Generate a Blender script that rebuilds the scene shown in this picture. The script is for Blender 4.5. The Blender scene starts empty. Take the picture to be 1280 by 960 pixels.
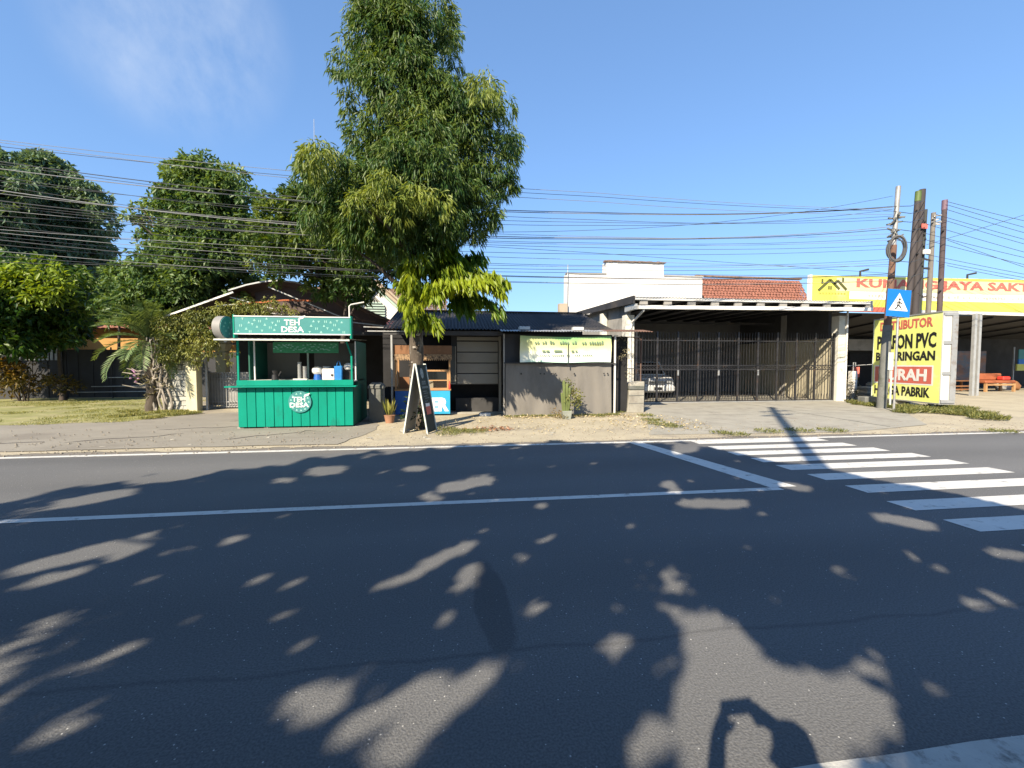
import bpy, bmesh, math, random
import numpy as np
from mathutils import Vector, Matrix, noise

R = math.radians
SC = bpy.context.scene
COL = SC.collection

# ------------------------------------------------------------------ camera
F_PX, YAW, PITCH, CAM_H = 548.0, R(7.8), R(2.6), 1.55
cam = bpy.data.cameras.new('camera')
cam.sensor_fit = 'HORIZONTAL'
cam.sensor_width = 36.0
cam.lens = F_PX / 1280 * 36.0
cam.clip_start, cam.clip_end = 0.02, 3000
camo = bpy.data.objects.new('camera', cam)
COL.objects.link(camo)
camo.location = (0, 0, CAM_H)
camo.rotation_euler = (R(90) - PITCH, 0, -YAW)
SC.camera = camo

# ------------------------------------------------------------------ light
SUN_EL, SUN_AZ = R(35), R(34.8)            # light travels towards +X,+Y (behind-left of the viewer)
SD = Vector((math.sin(SUN_AZ) * math.cos(SUN_EL), math.cos(SUN_AZ) * math.cos(SUN_EL), -math.sin(SUN_EL)))
sl = bpy.data.lights.new('sun', 'SUN')
sl.energy, sl.angle, sl.color = 5.0, R(0.53), (1.0, 0.86, 0.66)
so = bpy.data.objects.new('sun', sl)
COL.objects.link(so)
so.rotation_euler = SD.to_track_quat('-Z', 'Y').to_euler()

def ray_dir(px, py):
    a, b = (px - 640) / F_PX, (480 - py) / F_PX
    return Matrix.Rotation(-YAW, 3, 'Z') @ Matrix.Rotation(-PITCH, 3, 'X') @ Vector((a, 1, b))
W = bpy.data.worlds.new('World')
SC.world = W
W.use_nodes = True
nt = W.node_tree
bg = nt.nodes['Background']
bg.inputs['Strength'].default_value = 0.10
sky = nt.nodes.new('ShaderNodeTexSky')
sky.sky_type = 'NISHITA'
sky.sun_disc = False
sky.sun_elevation, sky.sun_rotation = SUN_EL, SUN_AZ + math.pi
sky.air_density, sky.dust_density, sky.ozone_density = 1.0, 0.8, 2.6
# thin wisps of cirrus: noise on the view direction, only where the cloud drifts
tc = nt.nodes.new('ShaderNodeTexCoord')
mp = nt.nodes.new('ShaderNodeMapping'); mp.inputs['Scale'].default_value = (3.2, 1.6, 2.2); mp.inputs['Rotation'].default_value = (0.3, 0.5, 0.2)
nz = nt.nodes.new('ShaderNodeTexNoise'); nz.inputs['Scale'].default_value = 1.6; nz.inputs['Detail'].default_value = 9; nz.inputs['Roughness'].default_value = 0.62
cr = nt.nodes.new('ShaderNodeMapRange'); cr.inputs[1].default_value = 0.40; cr.inputs[2].default_value = 0.75
CLOUD_DIR = Vector(ray_dir(215, 35)).normalized()
dt = nt.nodes.new('ShaderNodeVectorMath'); dt.operation = 'DOT_PRODUCT'; dt.inputs[1].default_value = CLOUD_DIR
mr = nt.nodes.new('ShaderNodeMapRange'); mr.inputs[1].default_value = 0.984; mr.inputs[2].default_value = 1.0; mr.interpolation_type = 'SMOOTHSTEP'
mul = nt.nodes.new('ShaderNodeMath'); mul.operation = 'MULTIPLY'
mul2 = nt.nodes.new('ShaderNodeMath'); mul2.operation = 'MULTIPLY'; mul2.inputs[1].default_value = 0.6
mx = nt.nodes.new('ShaderNodeMix'); mx.data_type = 'RGBA'; mx.inputs['B'].default_value = (3.4, 3.8, 4.4, 1)
lk = nt.links.new
lk(tc.outputs['Generated'], mp.inputs['Vector']); lk(mp.outputs[0], nz.inputs['Vector']); lk(nz.outputs['Fac'], cr.inputs[0])
lk(tc.outputs['Generated'], dt.inputs[0]); lk(dt.outputs['Value'], mr.inputs[0])
lk(cr.outputs[0], mul.inputs[0]); lk(mr.outputs[0], mul.inputs[1]); lk(mul.outputs[0], mul2.inputs[0])
gm = nt.nodes.new('ShaderNodeGamma'); gm.inputs['Gamma'].default_value = 0.62          # hazy tropical air: a flatter gradient than the clear model sky
tn = nt.nodes.new('ShaderNodeMix'); tn.data_type = 'RGBA'; tn.blend_type = 'MULTIPLY'; tn.inputs['Factor'].default_value = 1; tn.inputs['B'].default_value = (.917, 1.283, 1.75, 1)
lk(sky.outputs[0], gm.inputs['Color']); lk(gm.outputs[0], tn.inputs['A'])
lk(mul2.outputs[0], mx.inputs['Factor']); lk(tn.outputs['Result'], mx.inputs['A']); lk(mx.outputs['Result'], bg.inputs['Color'])

SC.view_settings.view_transform = 'Standard'
SC.view_settings.look = 'None'
SC.view_settings.exposure = 1.26
SC.view_settings.gamma = 1

# ------------------------------------------------------------------ pixel -> place helpers (used to survey the site)
_fw = (math.sin(YAW) * math.cos(PITCH), math.cos(YAW) * math.cos(PITCH), -math.sin(PITCH))
_rt = (math.cos(YAW), -math.sin(YAW), 0)
_up = (math.sin(YAW) * math.sin(PITCH), math.cos(YAW) * math.sin(PITCH), math.cos(PITCH))
def ray(px, py):
    a, b = (px - 640) / F_PX, (480 - py) / F_PX
    return [_fw[i] + a * _rt[i] + b * _up[i] for i in range(3)]
def at(px, py, Y):
    d = ray(px, py); t = Y / d[1]
    return Vector((d[0] * t, Y, CAM_H + d[2] * t))
def gnd(px, py):
    d = ray(px, py); t = -CAM_H / d[2]
    return Vector((d[0] * t, d[1] * t, 0))

# ------------------------------------------------------------------ object helpers
def thing(name, label, cat, loc=(0, 0, 0), rz=0.0, group=None):
    o = bpy.data.objects.new(name, None)
    o.empty_display_size = 0.2
    COL.objects.link(o)
    o.location = loc
    o.rotation_euler = (0, 0, rz)
    o['label'], o['category'] = label, cat
    if group: o['group'] = group
    return o

def link(name, me, parent=None, local=False):
    o = bpy.data.objects.new(name, me)
    COL.objects.link(o)
    if parent is not None:
        o.parent = parent
        if parent.type == 'EMPTY' and not local:
            o.location = -Vector(parent.location)
    return o

def tag(o, label=None, cat=None, group=None, kind=None):
    if label: o['label'] = label
    if cat: o['category'] = cat
    if group: o['group'] = group
    if kind: o['kind'] = kind
    return o

class MB:
    def __init__(s): s.v, s.f, s.sm = [], [], False
    def add(s, vs, fs):
        n = len(s.v); s.v += [tuple(p) for p in vs]; s.f += [tuple(i + n for i in f) for f in fs]; return s
    def box(s, x0, x1, y0, y1, z0, z1):
        return s.add([(x0, y0, z0), (x1, y0, z0), (x1, y1, z0), (x0, y1, z0), (x0, y0, z1), (x1, y0, z1), (x1, y1, z1), (x0, y1, z1)],
                     [(0, 3, 2, 1), (4, 5, 6, 7), (0, 1, 5, 4), (1, 2, 6, 5), (2, 3, 7, 6), (3, 0, 4, 7)])
    def bar(s, p, q, w, h=None, upv=(0, 0, 1)):
        p, q = Vector(p), Vector(q); h = h or w
        d = (q - p).normalized(); u = Vector(upv)
        if abs(d.dot(u)) > .95: u = Vector((0, 1, 0))
        a = d.cross(u).normalized() * (w / 2); b = a.cross(d).normalized() * (h / 2)
        vs = [p - a - b, p + a - b, p + a + b, p - a + b, q - a - b, q + a - b, q + a + b, q - a + b]
        return s.add(vs, [(0, 3, 2, 1), (4, 5, 6, 7), (0, 1, 5, 4), (1, 2, 6, 5), (2, 3, 7, 6), (3, 0, 4, 7)])
    def tube(s, pts, rad, n=8, caps=True):
        s.sm = True
        pts = [Vector(p) for p in pts]
        if not hasattr(rad, '__len__'): rad = [rad] * len(pts)
        b = len(s.v); ref = None
        for i, p in enumerate(pts):
            d = (pts[min(i + 1, len(pts) - 1)] - pts[max(i - 1, 0)]).normalized()
            if ref is None:
                ref = Vector((0, 0, 1)) if abs(d.z) < .9 else Vector((0, 1, 0))
            a = (ref - d * ref.dot(d)).normalized(); ref = a; c = d.cross(a)
            for k in range(n):
                t = 2 * math.pi * k / n
                s.v.append(tuple(p + (a * math.cos(t) + c * math.sin(t)) * rad[i]))
        for i in range(len(pts) - 1):
            for k in range(n):
                s.f.append((b + i * n + k, b + i * n + (k + 1) % n, b + (i + 1) * n + (k + 1) % n, b + (i + 1) * n + k))
        if caps:
            s.f.append(tuple(b + k for k in reversed(range(n))))
            s.f.append(tuple(b + (len(pts) - 1) * n + k for k in range(n)))
        return s
    def prism(s, poly, d0, d1, axis='y'):
        n = len(poly)
        def pt(a, b, d): return {'y': (a, d, b), 'x': (d, a, b), 'z': (a, b, d)}[axis]
        vs = [pt(a, b, d0) for a, b in poly] + [pt(a, b, d1) for a, b in poly]
        fs = [tuple(range(n)), tuple(reversed(range(n, 2 * n)))] + [(i, i + n, (i + 1) % n + n, (i + 1) % n) for i in range(n)]
        return s.add(vs, fs)
    def grid(s, fn, nu, nv):
        b = len(s.v)
        for j in range(nv + 1):
            for i in range(nu + 1): s.v.append(tuple(fn(i / nu, j / nv)))
        for j in range(nv):
            for i in range(nu):
                q = b + j * (nu + 1) + i
                s.f.append((q, q + 1, q + nu + 2, q + nu + 1))
        return s
    def blob(s, c, r, sub=2, amp=.2, seed=0, sq=(1, 1, 1)):
        bm = bmesh.new(); bmesh.ops.create_icosphere(bm, subdivisions=sub, radius=1)
        for v in bm.verts:
            k = 1 + amp * noise.noise(v.co * 1.7 + Vector((seed * 7.1, seed * 3.3, 0)))
            v.co = Vector((v.co.x * sq[0], v.co.y * sq[1], v.co.z * sq[2])) * k * r + Vector(c)
        bm.verts.index_update()
        s.add([v.co[:] for v in bm.verts], [[v.index for v in f.verts] for f in bm.faces]); bm.free(); s.sm = True
        return s
    def mesh(s, name, mat, fix=True):
        me = bpy.data.meshes.new(name)
        me.from_pydata(s.v, [], s.f)
        if fix:
            bm = bmesh.new(); bm.from_mesh(me); bmesh.ops.recalc_face_normals(bm, faces=bm.faces); bm.to_mesh(me); bm.free()
        if s.sm:
            me.shade_smooth()
            try: me.set_sharp_from_angle(angle=R(38))
            except Exception: pass
        me.materials.append(mat)
        return me
    def build(s, name, mat, parent=None, local=False, bevel=0, fix=True):
        me = s.mesh(name, mat, fix)
        if bevel:
            bm = bmesh.new(); bm.from_mesh(me)
            bmesh.ops.bevel(bm, geom=bm.edges[:], offset=bevel, segments=1, affect='EDGES', clamp_overlap=True)
            bm.to_mesh(me); bm.free()
        return link(name, me, parent, local)

def Box(name, mat, parent, x0, x1, y0, y1, z0, z1, bevel=0, local=False):
    return MB().box(x0, x1, y0, y1, z0, z1).build(name, mat, parent, local, bevel)

# ------------------------------------------------------------------ materials
def lin(c):
    c /= 255.0
    return c / 12.92 if c <= .04045 else ((c + .055) / 1.055) ** 2.4
def rgb(r, g, b): return (lin(r), lin(g), lin(b))

ALB = .74
def mat(name, col, rough=.75, var=.18, scale=2.5, bump=0.0, bscale=30, metal=0.0, stain=None, stain_amt=.5, stain_scale=.8, stretch=(1, 1, 1), spec=.4):
    """Principled with noise-broken colour, optional stain colour in patches, and fine bump, all by position."""
    m = bpy.data.materials.new(name); m.use_nodes = True
    col = [c * ALB for c in col]; stain = [c * ALB for c in stain] if stain else None
    t = m.node_tree; p = t.nodes['Principled BSDF']; L = t.links.new
    g = t.nodes.new('ShaderNodeNewGeometry')
    mapn = t.nodes.new('ShaderNodeMapping'); mapn.inputs['Scale'].default_value = stretch
    L(g.outputs['Position'], mapn.inputs['Vector'])
    n1 = t.nodes.new('ShaderNodeTexNoise'); n1.inputs['Scale'].default_value = scale; n1.inputs['Detail'].default_value = 6; n1.inputs['Roughness'].default_value = .65
    L(mapn.outputs[0], n1.inputs['Vector'])
    rm = t.nodes.new('ShaderNodeMapRange'); rm.inputs[1].default_value = .3; rm.inputs[2].default_value = .7
    L(n1.outputs['Fac'], rm.inputs[0])
    mixc = t.nodes.new('ShaderNodeMix'); mixc.data_type = 'RGBA'
    mixc.inputs['A'].default_value = (*[c * (1 - var) for c in col], 1); mixc.inputs['B'].default_value = (*[min(1, c * (1 + var)) for c in col], 1)
    L(rm.outputs[0], mixc.inputs['Factor'])
    out = mixc.outputs['Result']
    if stain:
        n2 = t.nodes.new('ShaderNodeTexNoise'); n2.inputs['Scale'].default_value = stain_scale; n2.inputs['Detail'].default_value = 9; n2.inputs['Roughness'].default_value = .7
        L(mapn.outputs[0], n2.inputs['Vector'])
        r2 = t.nodes.new('ShaderNodeMapRange'); r2.inputs[1].default_value = .62 - .25 * stain_amt; r2.inputs[2].default_value = .75 - .2 * stain_amt
        L(n2.outputs['Fac'], r2.inputs[0])
        m2 = t.nodes.new('ShaderNodeMix'); m2.data_type = 'RGBA'; m2.inputs['B'].default_value = (*stain, 1)
        L(r2.outputs[0], m2.inputs['Factor']); L(out, m2.inputs['A']); out = m2.outputs['Result']
    L(out, p.inputs['Base Color'])
    p.inputs['Roughness'].default_value = rough; p.inputs['Metallic'].default_value = metal
    p.inputs['Specular IOR Level'].default_value = spec
    if bump:
        n3 = t.nodes.new('ShaderNodeTexNoise'); n3.inputs['Scale'].default_value = bscale; n3.inputs['Detail'].default_value = 4
        L(mapn.outputs[0], n3.inputs['Vector'])
        b = t.nodes.new('ShaderNodeBump'); b.inputs['Strength'].default_value = bump; b.inputs['Distance'].default_value = .02
        L(n3.outputs['Fac'], b.inputs['Height']); L(b.outputs[0], p.inputs['Normal'])
    return m

def leafmat(name, dark, light, trans=.35, rough=.45):
    m = bpy.data.materials.new(name); m.use_nodes = True
    t = m.node_tree; p = t.nodes['Principled BSDF']; L = t.links.new
    dark, light = [c * .78 for c in dark], [c * .78 for c in light]
    a = t.nodes.new('ShaderNodeAttribute'); a.attribute_name = 'tint'
    c = t.nodes.new('ShaderNodeMix'); c.data_type = 'RGBA'; c.inputs['A'].default_value = (*dark, 1); c.inputs['B'].default_value = (*light, 1)
    L(a.outputs['Fac'], c.inputs['Factor']); L(c.outputs['Result'], p.inputs['Base Color'])
    p.inputs['Roughness'].default_value = rough; p.inputs['Specular IOR Level'].default_value = .35
    tr = t.nodes.new('ShaderNodeBsdfTranslucent')
    hs = t.nodes.new('ShaderNodeMix'); hs.data_type = 'RGBA'; hs.blend_type = 'MULTIPLY'; hs.inputs['Factor'].default_value = 1
    hs.inputs['B'].default_value = (1.5, 1.35, .45, 1)
    L(c.outputs['Result'], hs.inputs['A']); L(hs.outputs['Result'], tr.inputs['Color'])
    mixs = t.nodes.new('ShaderNodeMixShader'); mixs.inputs[0].default_value = trans
    L(p.outputs[0], mixs.inputs[1]); L(tr.outputs[0], mixs.inputs[2])
    L(mixs.outputs[0], t.nodes['Material Output'].inputs['Surface'])
    return m

M = dict(
    white=mat('white_paint', (.78, .77, .74), .6, .05, 1.5, stain=(.5, .48, .44), stain_amt=.05),
    whitewall=mat('white_wall_paint', (.80, .79, .76), .8, .04, .8, .05, stain=(.55, .54, .5), stain_amt=.12, stain_scale=.6),
    column=mat('column_paint', (.70, .69, .62), .7, .08, 2, .08, stain=(.38, .36, .3), stain_amt=.25, stain_scale=2),
    beige=mat('beige_plaster', (.56, .51, .38), .85, .08, 1, .1),
    greywall=mat('grey_plaster', (.34, .33, .31), .9, .14, 1.2, .15, stain=(.2, .2, .19), stain_amt=.3),
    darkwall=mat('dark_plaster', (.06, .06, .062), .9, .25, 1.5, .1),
    blackwall=mat('near_black_wall', (.022, .022, .024), .9, .3, 2),  # near-black base colour for back walls, hatch and cracks
    darkmetal=mat('dark_roof_metal', (.030, .030, .034), .75, .3, 2, stain=(.09, .075, .06), stain_amt=.3),
    brownroof=mat('brown_roof_metal', (.075, .045, .04), .55, .25, 2, stain=(.03, .02, .02), stain_amt=.3),
    zinc=mat('zinc_sheet', (.42, .43, .43), .45, .18, 3, metal=.35, stain=(.2, .13, .08), stain_amt=.3, stain_scale=1.5),
    whitezinc=mat('pale_zinc_sheet', (.66, .66, .64), .5, .1, 3, metal=.1, stain=(.4, .36, .3), stain_amt=.2, stain_scale=1.5),
    steel=mat('painted_steel', (.46, .47, .47), .45, .15, 4, metal=.3),
    darksteel=mat('dark_steel', (.05, .05, .055), .5, .25, 5, metal=.4, stain=(.13, .08, .05), stain_amt=.2, stain_scale=4),
    galv=mat('galvanised_grille', (.36, .36, .35), .5, .2, 4, metal=.3),
    rust=mat('rusty_steel', (.17, .095, .065), .8, .3, 3, .15, stain=(.08, .07, .07), stain_amt=.4, stretch=(1, 1, .3)),
    conc=mat('concrete', (.36, .345, .295), .9, .15, 1.8, .25, 25, stain=(.24, .22, .19), stain_amt=.35, stain_scale=1.2),
    greyconc=mat('grey_concrete', (.17, .175, .165), .9, .2, 2.5, .2, 25, stain=(.09, .1, .08), stain_amt=.4, stain_scale=2),
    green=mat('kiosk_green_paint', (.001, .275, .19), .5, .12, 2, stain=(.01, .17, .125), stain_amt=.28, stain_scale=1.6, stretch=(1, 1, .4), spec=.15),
    shadegreen=mat('kiosk_green_shaded', (.006, .11, .075), .6, .15, 2),  # kiosk green darkened: shade of the side walls put into the colour
    teal=mat('sign_teal_print', (.06, .27, .265), .4, .12, 1.2),
    mint=mat('sign_mint_print', (.30, .60, .54), .5, .06),
    print_white=mat('white_print', (.85, .85, .83), .45, .03),
    print_black=mat('black_print', (.02, .02, .022), .5, .1),
    print_red=mat('red_print', (.55, .05, .035), .45, .1),
    print_red2=mat('faded_red_print', (.66, .16, .12), .5, .12, 2),
    yellow=mat('yellow_print', (.74, .72, .12), .45, .07, .7, stain=(.8, .78, .3), stain_amt=.3, stain_scale=.5),
    blue=mat('blue_sign_paint', (.01, .19, .62), .4, .06),
    cyan=mat('cyan_print', (.03, .36, .62), .45, .12, 1.5),
    deepblue=mat('deep_blue_print', (.015, .12, .46), .45, .12, 1.5),
    wood=mat('varnished_wood', (.26, .12, .05), .55, .25, 3, .15, stretch=(1, 1, .15)),
    lightwood=mat('light_wood', (.48, .27, .12), .55, .2, 3, .1, stretch=(.3, 1, 1)),
    carved=mat('carved_wood', (.34, .22, .12), .7, .5, 22, .4, 40, stain=(.05, .03, .02), stain_amt=.55, stain_scale=14),
    board=mat('painted_boards', (.30, .29, .255), .8, .1, 1.5, .12, stretch=(.3, 1, 1)),
    chalk=mat('black_board', (.016, .035, .033), .6, .3, 4),
    chalkmark=mat('chalk_print', (.32, .36, .35), .8, .3, 20),
    boardback=mat('plywood_back', (.29, .275, .25), .85, .15, 4, .1),
    paleframe=mat('pale_frame', (.62, .66, .60), .6, .1, 5),
    terra=mat('terracotta', (.38, .20, .12), .85, .15, 6, .1),
    brick=mat('red_tile_clay', (.27, .11, .075), .85, .35, 8, .15, stain=(.2, .09, .07), stain_amt=.35, stain_scale=5),
    oldtile=mat('old_roof_tile', (.23, .15, .11), .9, .3, 7, .1, stain=(.1, .08, .07), stain_amt=.4, stain_scale=3),
    orangetile=mat('orange_roof_tile', (.34, .15, .10), .85, .2, 5, .1),
    ochre=mat('ochre_wall', (.50, .27, .08), .8, .1, 2),
    stone=mat('whitewashed_stone', (.50, .50, .45), .9, .2, 6, .3, 20, stain=(.3, .31, .26), stain_amt=.35, stain_scale=3),
    cream=mat('cream_paint', (.66, .62, .42), .75, .1, 3, stain=(.45, .4, .2), stain_amt=.3, stain_scale=2, stretch=(1, 1, .3)),
    palegreen=mat('pale_green_paint', (.42, .56, .50), .7, .08, 2),
    tan=mat('tan_paint', (.45, .38, .29), .8, .12, 2),
    bark=mat('bark', (.085, .068, .052), .95, .45, 7, 1.0, 14, stain=(.30, .27, .22), stain_amt=.32, stain_scale=6, stretch=(1, 1, .45)),
    darkbark=mat('dark_bark', (.07, .055, .045), .95, .3, 6, .5, 14),
    palebark=mat('pale_dead_branch', (.40, .36, .31), .9, .2, 6, .2),
    rope=mat('black_cable', (.06, .062, .068), .55, .15),
    greycable=mat('grey_cable', (.24, .245, .255), .5, .15),
    glassdark=mat('dark_glass', (.015, .018, .02), .08, .2, spec=.6),
    rubber=mat('rubber', (.018, .018, .018), .85, .2),
    carwhite=mat('white_car_paint', (.72, .73, .73), .3, .04),
    orange=mat('orange_fabric', (.36, .11, .045), .7, .12, 3),
    bluebag=mat('blue_bag', (.015, .20, .55), .5, .15, 6),
    skin=mat('skin', (.30, .17, .11), .6, .1), shirt=mat('dark_cloth', (.05, .055, .08), .9, .2, 8),
    litter=mat('dry_leaf', (.34, .17, .10), .9, .4, 15),
    litter2=mat('pale_dry_leaf', (.50, .42, .26), .9, .3, 15),
    pot=mat('mossy_pot', (.27, .29, .25), .9, .2, 6, .2),
    orchid=mat('pink_petal', (.55, .30, .50), .6, .2, 9),
    navy=mat('navy_body_paint', (.012, .016, .05), .3, .2),
)
# cloth tarp: grey, weathered in long vertical streaks
M['tarp'] = mat('grey_tarpaulin', (.205, .192, .172), .6, .16, 1.2, .12, 5, stain=(.145, .135, .12), stain_amt=.35, stain_scale=1.1, stretch=(1, 1, .35))
M['darktarp'] = mat('black_tarpaulin', (.028, .028, .03), .65, .25, 1.5, .1, 5)

def ground_mat():
    """earth verge: pale compacted dirt over old concrete, darker damp patches, pebbly relief"""
    m = mat('verge_earth', (.46, .41, .30), .95, .16, .9, .35, 28, stain=(.30, .27, .22), stain_amt=.42, stain_scale=.55)
    t = m.node_tree; p = t.nodes['Principled BSDF']; L = t.links.new
    src = p.inputs['Base Color'].links[0].from_socket
    g = t.nodes.new('ShaderNodeNewGeometry')
    n = t.nodes.new('ShaderNodeTexNoise'); n.inputs['Scale'].default_value = 42; n.inputs['Detail'].default_value = 3
    L(g.outputs['Position'], n.inputs['Vector'])
    r = t.nodes.new('ShaderNodeMapRange'); r.inputs[1].default_value = .58; r.inputs[2].default_value = .70; r.inputs[4].default_value = .55
    L(n.outputs['Fac'], r.inputs[0])
    x = t.nodes.new('ShaderNodeMix'); x.data_type = 'RGBA'; x.inputs['B'].default_value = (.16, .14, .11, 1)
    L(r.outputs[0], x.inputs['Factor']); L(src, x.inputs['A']); L(x.outputs['Result'], p.inputs['Base Color'])
    return m
M['earth'] = ground_mat()
M['apron'] = mat('old_paving', (.285, .265, .225), .92, .12, 1.1, .3, 30, stain=(.22, .20, .17), stain_amt=.4, stain_scale=.8, stretch=(.6, 1, 1))
M['lawn'] = mat('lawn_soil', (.27, .27, .10), .95, .3, 1.4, .4, 20, stain=(.42, .37, .21), stain_amt=.5, stain_scale=.8)

def asphalt_mat():
    m = bpy.data.materials.new('asphalt'); m.use_nodes = True
    t = m.node_tree; p = t.nodes['Principled BSDF']; L = t.links.new; N = t.nodes.new
    g = N('ShaderNodeNewGeometry')
    big = N('ShaderNodeTexNoise'); big.inputs['Scale'].default_value = .45; big.inputs['Detail'].default_value = 7
    mp = N('ShaderNodeMapping'); mp.inputs['Scale'].default_value = (.35, 1.3, 1)
    L(g.outputs['Position'], mp.inputs['Vector']); L(mp.outputs[0], big.inputs['Vector'])
    r = N('ShaderNodeMapRange'); r.inputs[1].default_value = .3; r.inputs[2].default_value = .7
    L(big.outputs['Fac'], r.inputs[0])
    c = N('ShaderNodeMix'); c.data_type = 'RGBA'; c.inputs['A'].default_value = (.096, .099, .103, 1); c.inputs['B'].default_value = (.126, .128, .130, 1)
    L(r.outputs[0], c.inputs['Factor'])
    # pale aggregate grains
    v = N('ShaderNodeTexVoronoi'); v.inputs['Scale'].default_value = 46; v.feature = 'F1'
    L(g.outputs['Position'], v.inputs['Vector'])
    rv = N('ShaderNodeMapRange'); rv.inputs[1].default_value = .13; rv.inputs[2].default_value = .20; rv.inputs[3].default_value = 1; rv.inputs[4].default_value = 0
    L(v.outputs['Distance'], rv.inputs[0])
    sepv = N('ShaderNodeSeparateColor'); L(v.outputs['Color'], sepv.inputs[0])
    gt = N('ShaderNodeMath'); gt.operation = 'GREATER_THAN'; gt.inputs[1].default_value = .93; L(sepv.outputs[0], gt.inputs[0])
    ml = N('ShaderNodeMath'); ml.operation = 'MULTIPLY'; L(rv.outputs[0], ml.inputs[0]); L(gt.outputs[0], ml.inputs[1])
    c2 = N('ShaderNodeMix'); c2.data_type = 'RGBA'; c2.inputs['B'].default_value = (.42, .42, .40, 1)
    L(ml.outputs[0], c2.inputs['Factor']); L(c.outputs['Result'], c2.inputs['A'])
    # fine mottling
    fn = N('ShaderNodeTexNoise'); fn.inputs['Scale'].default_value = 90; fn.inputs['Detail'].default_value = 3; L(g.outputs['Position'], fn.inputs['Vector'])
    fr = N('ShaderNodeMapRange'); fr.inputs[1].default_value = .35; fr.inputs[2].default_value = .65; fr.inputs[3].default_value = .78; fr.inputs[4].default_value = 1.2
    L(fn.outputs['Fac'], fr.inputs[0])
    c3 = N('ShaderNodeMix'); c3.data_type = 'RGBA'; c3.blend_type = 'MULTIPLY'; c3.inputs['Factor'].default_value = 1
    L(c2.outputs['Result'], c3.inputs['A']); L(fr.outputs[0], c3.inputs['B'])
    # tar joint along the lane and one ragged dark oval patch
    sep = N('ShaderNodeSeparateXYZ'); L(g.outputs['Position'], sep.inputs[0])
    wob = N('ShaderNodeTexNoise'); wob.inputs['Scale'].default_value = 1.6; wob.inputs['Detail'].default_value = 6; L(g.outputs['Position'], wob.inputs['Vector'])
    ws = N('ShaderNodeMath'); ws.operation = 'MULTIPLY_ADD'; ws.inputs[1].default_value = .16; ws.inputs[2].default_value = -2.36; L(wob.outputs['Fac'], ws.inputs[0])
    ad = N('ShaderNodeMath'); ad.operation = 'ADD'; L(sep.outputs['Y'], ad.inputs[0]); L(ws.outputs[0], ad.inputs[1])
    ab = N('ShaderNodeMath'); ab.operation = 'ABSOLUTE'; L(ad.outputs[0], ab.inputs[0])
    jr = N('ShaderNodeMapRange'); jr.inputs[1].default_value = .004; jr.inputs[2].default_value = .026; jr.inputs[3].default_value = .26; jr.inputs[4].default_value = 0
    L(ab.outputs[0], jr.inputs[0])
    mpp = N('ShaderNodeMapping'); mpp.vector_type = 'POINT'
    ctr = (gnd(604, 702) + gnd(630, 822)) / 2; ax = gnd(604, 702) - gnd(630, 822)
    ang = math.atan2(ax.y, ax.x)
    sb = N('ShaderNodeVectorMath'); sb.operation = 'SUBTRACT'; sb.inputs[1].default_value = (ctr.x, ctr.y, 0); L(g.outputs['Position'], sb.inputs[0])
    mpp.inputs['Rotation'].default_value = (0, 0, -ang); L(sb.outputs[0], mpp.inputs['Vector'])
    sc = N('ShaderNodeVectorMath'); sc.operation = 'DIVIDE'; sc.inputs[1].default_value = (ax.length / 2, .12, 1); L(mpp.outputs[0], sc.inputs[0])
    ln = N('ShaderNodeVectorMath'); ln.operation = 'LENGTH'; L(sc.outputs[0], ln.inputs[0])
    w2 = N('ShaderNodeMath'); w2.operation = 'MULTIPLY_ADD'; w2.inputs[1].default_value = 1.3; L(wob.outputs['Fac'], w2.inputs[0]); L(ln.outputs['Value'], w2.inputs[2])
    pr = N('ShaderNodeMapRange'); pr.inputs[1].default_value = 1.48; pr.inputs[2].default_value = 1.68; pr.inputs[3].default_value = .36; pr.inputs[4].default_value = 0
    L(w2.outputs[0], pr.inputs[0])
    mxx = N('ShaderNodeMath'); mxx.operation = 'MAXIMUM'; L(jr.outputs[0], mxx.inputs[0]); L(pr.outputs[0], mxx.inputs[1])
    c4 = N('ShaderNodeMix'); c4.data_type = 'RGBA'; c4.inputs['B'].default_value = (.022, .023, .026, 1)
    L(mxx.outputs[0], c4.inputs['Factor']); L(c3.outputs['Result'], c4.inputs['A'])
    dn = N('ShaderNodeMath'); dn.operation = 'MULTIPLY_ADD'; dn.inputs[1].default_value = 1.3; L(big.outputs['Fac'], dn.inputs[0]); L(sep.outputs['Y'], dn.inputs[2])
    dr = N('ShaderNodeMapRange'); dr.inputs[1].default_value = 8.6; dr.inputs[2].default_value = 9.5; dr.inputs[4].default_value = .75
    L(dn.outputs[0], dr.inputs[0])
    c5 = N('ShaderNodeMix'); c5.data_type = 'RGBA'; c5.inputs['B'].default_value = (.22, .19, .15, 1)
    L(dr.outputs[0], c5.inputs['Factor']); L(c4.outputs['Result'], c5.inputs['A'])
    wp = N('ShaderNodeMath'); wp.operation = 'MULTIPLY'; wp.inputs[1].default_value = 2 * math.pi / 1.7; L(sep.outputs['Y'], wp.inputs[0])
    wsn = N('ShaderNodeMath'); wsn.operation = 'SINE'; L(wp.outputs[0], wsn.inputs[0])
    wr = N('ShaderNodeMapRange'); wr.inputs[1].default_value = -1; wr.inputs[2].default_value = 1; wr.inputs[3].default_value = .93; wr.inputs[4].default_value = 1.06; L(wsn.outputs[0], wr.inputs[0])
    c6 = N('ShaderNodeMix'); c6.data_type = 'RGBA'; c6.blend_type = 'MULTIPLY'; c6.inputs['Factor'].default_value = 1
    L(c5.outputs['Result'], c6.inputs['A']); L(wr.outputs[0], c6.inputs['B'])
    L(c6.outputs['Result'], p.inputs['Base Color'])
    p.inputs['Roughness'].default_value = .88; p.inputs['Specular IOR Level'].default_value = .25
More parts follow.
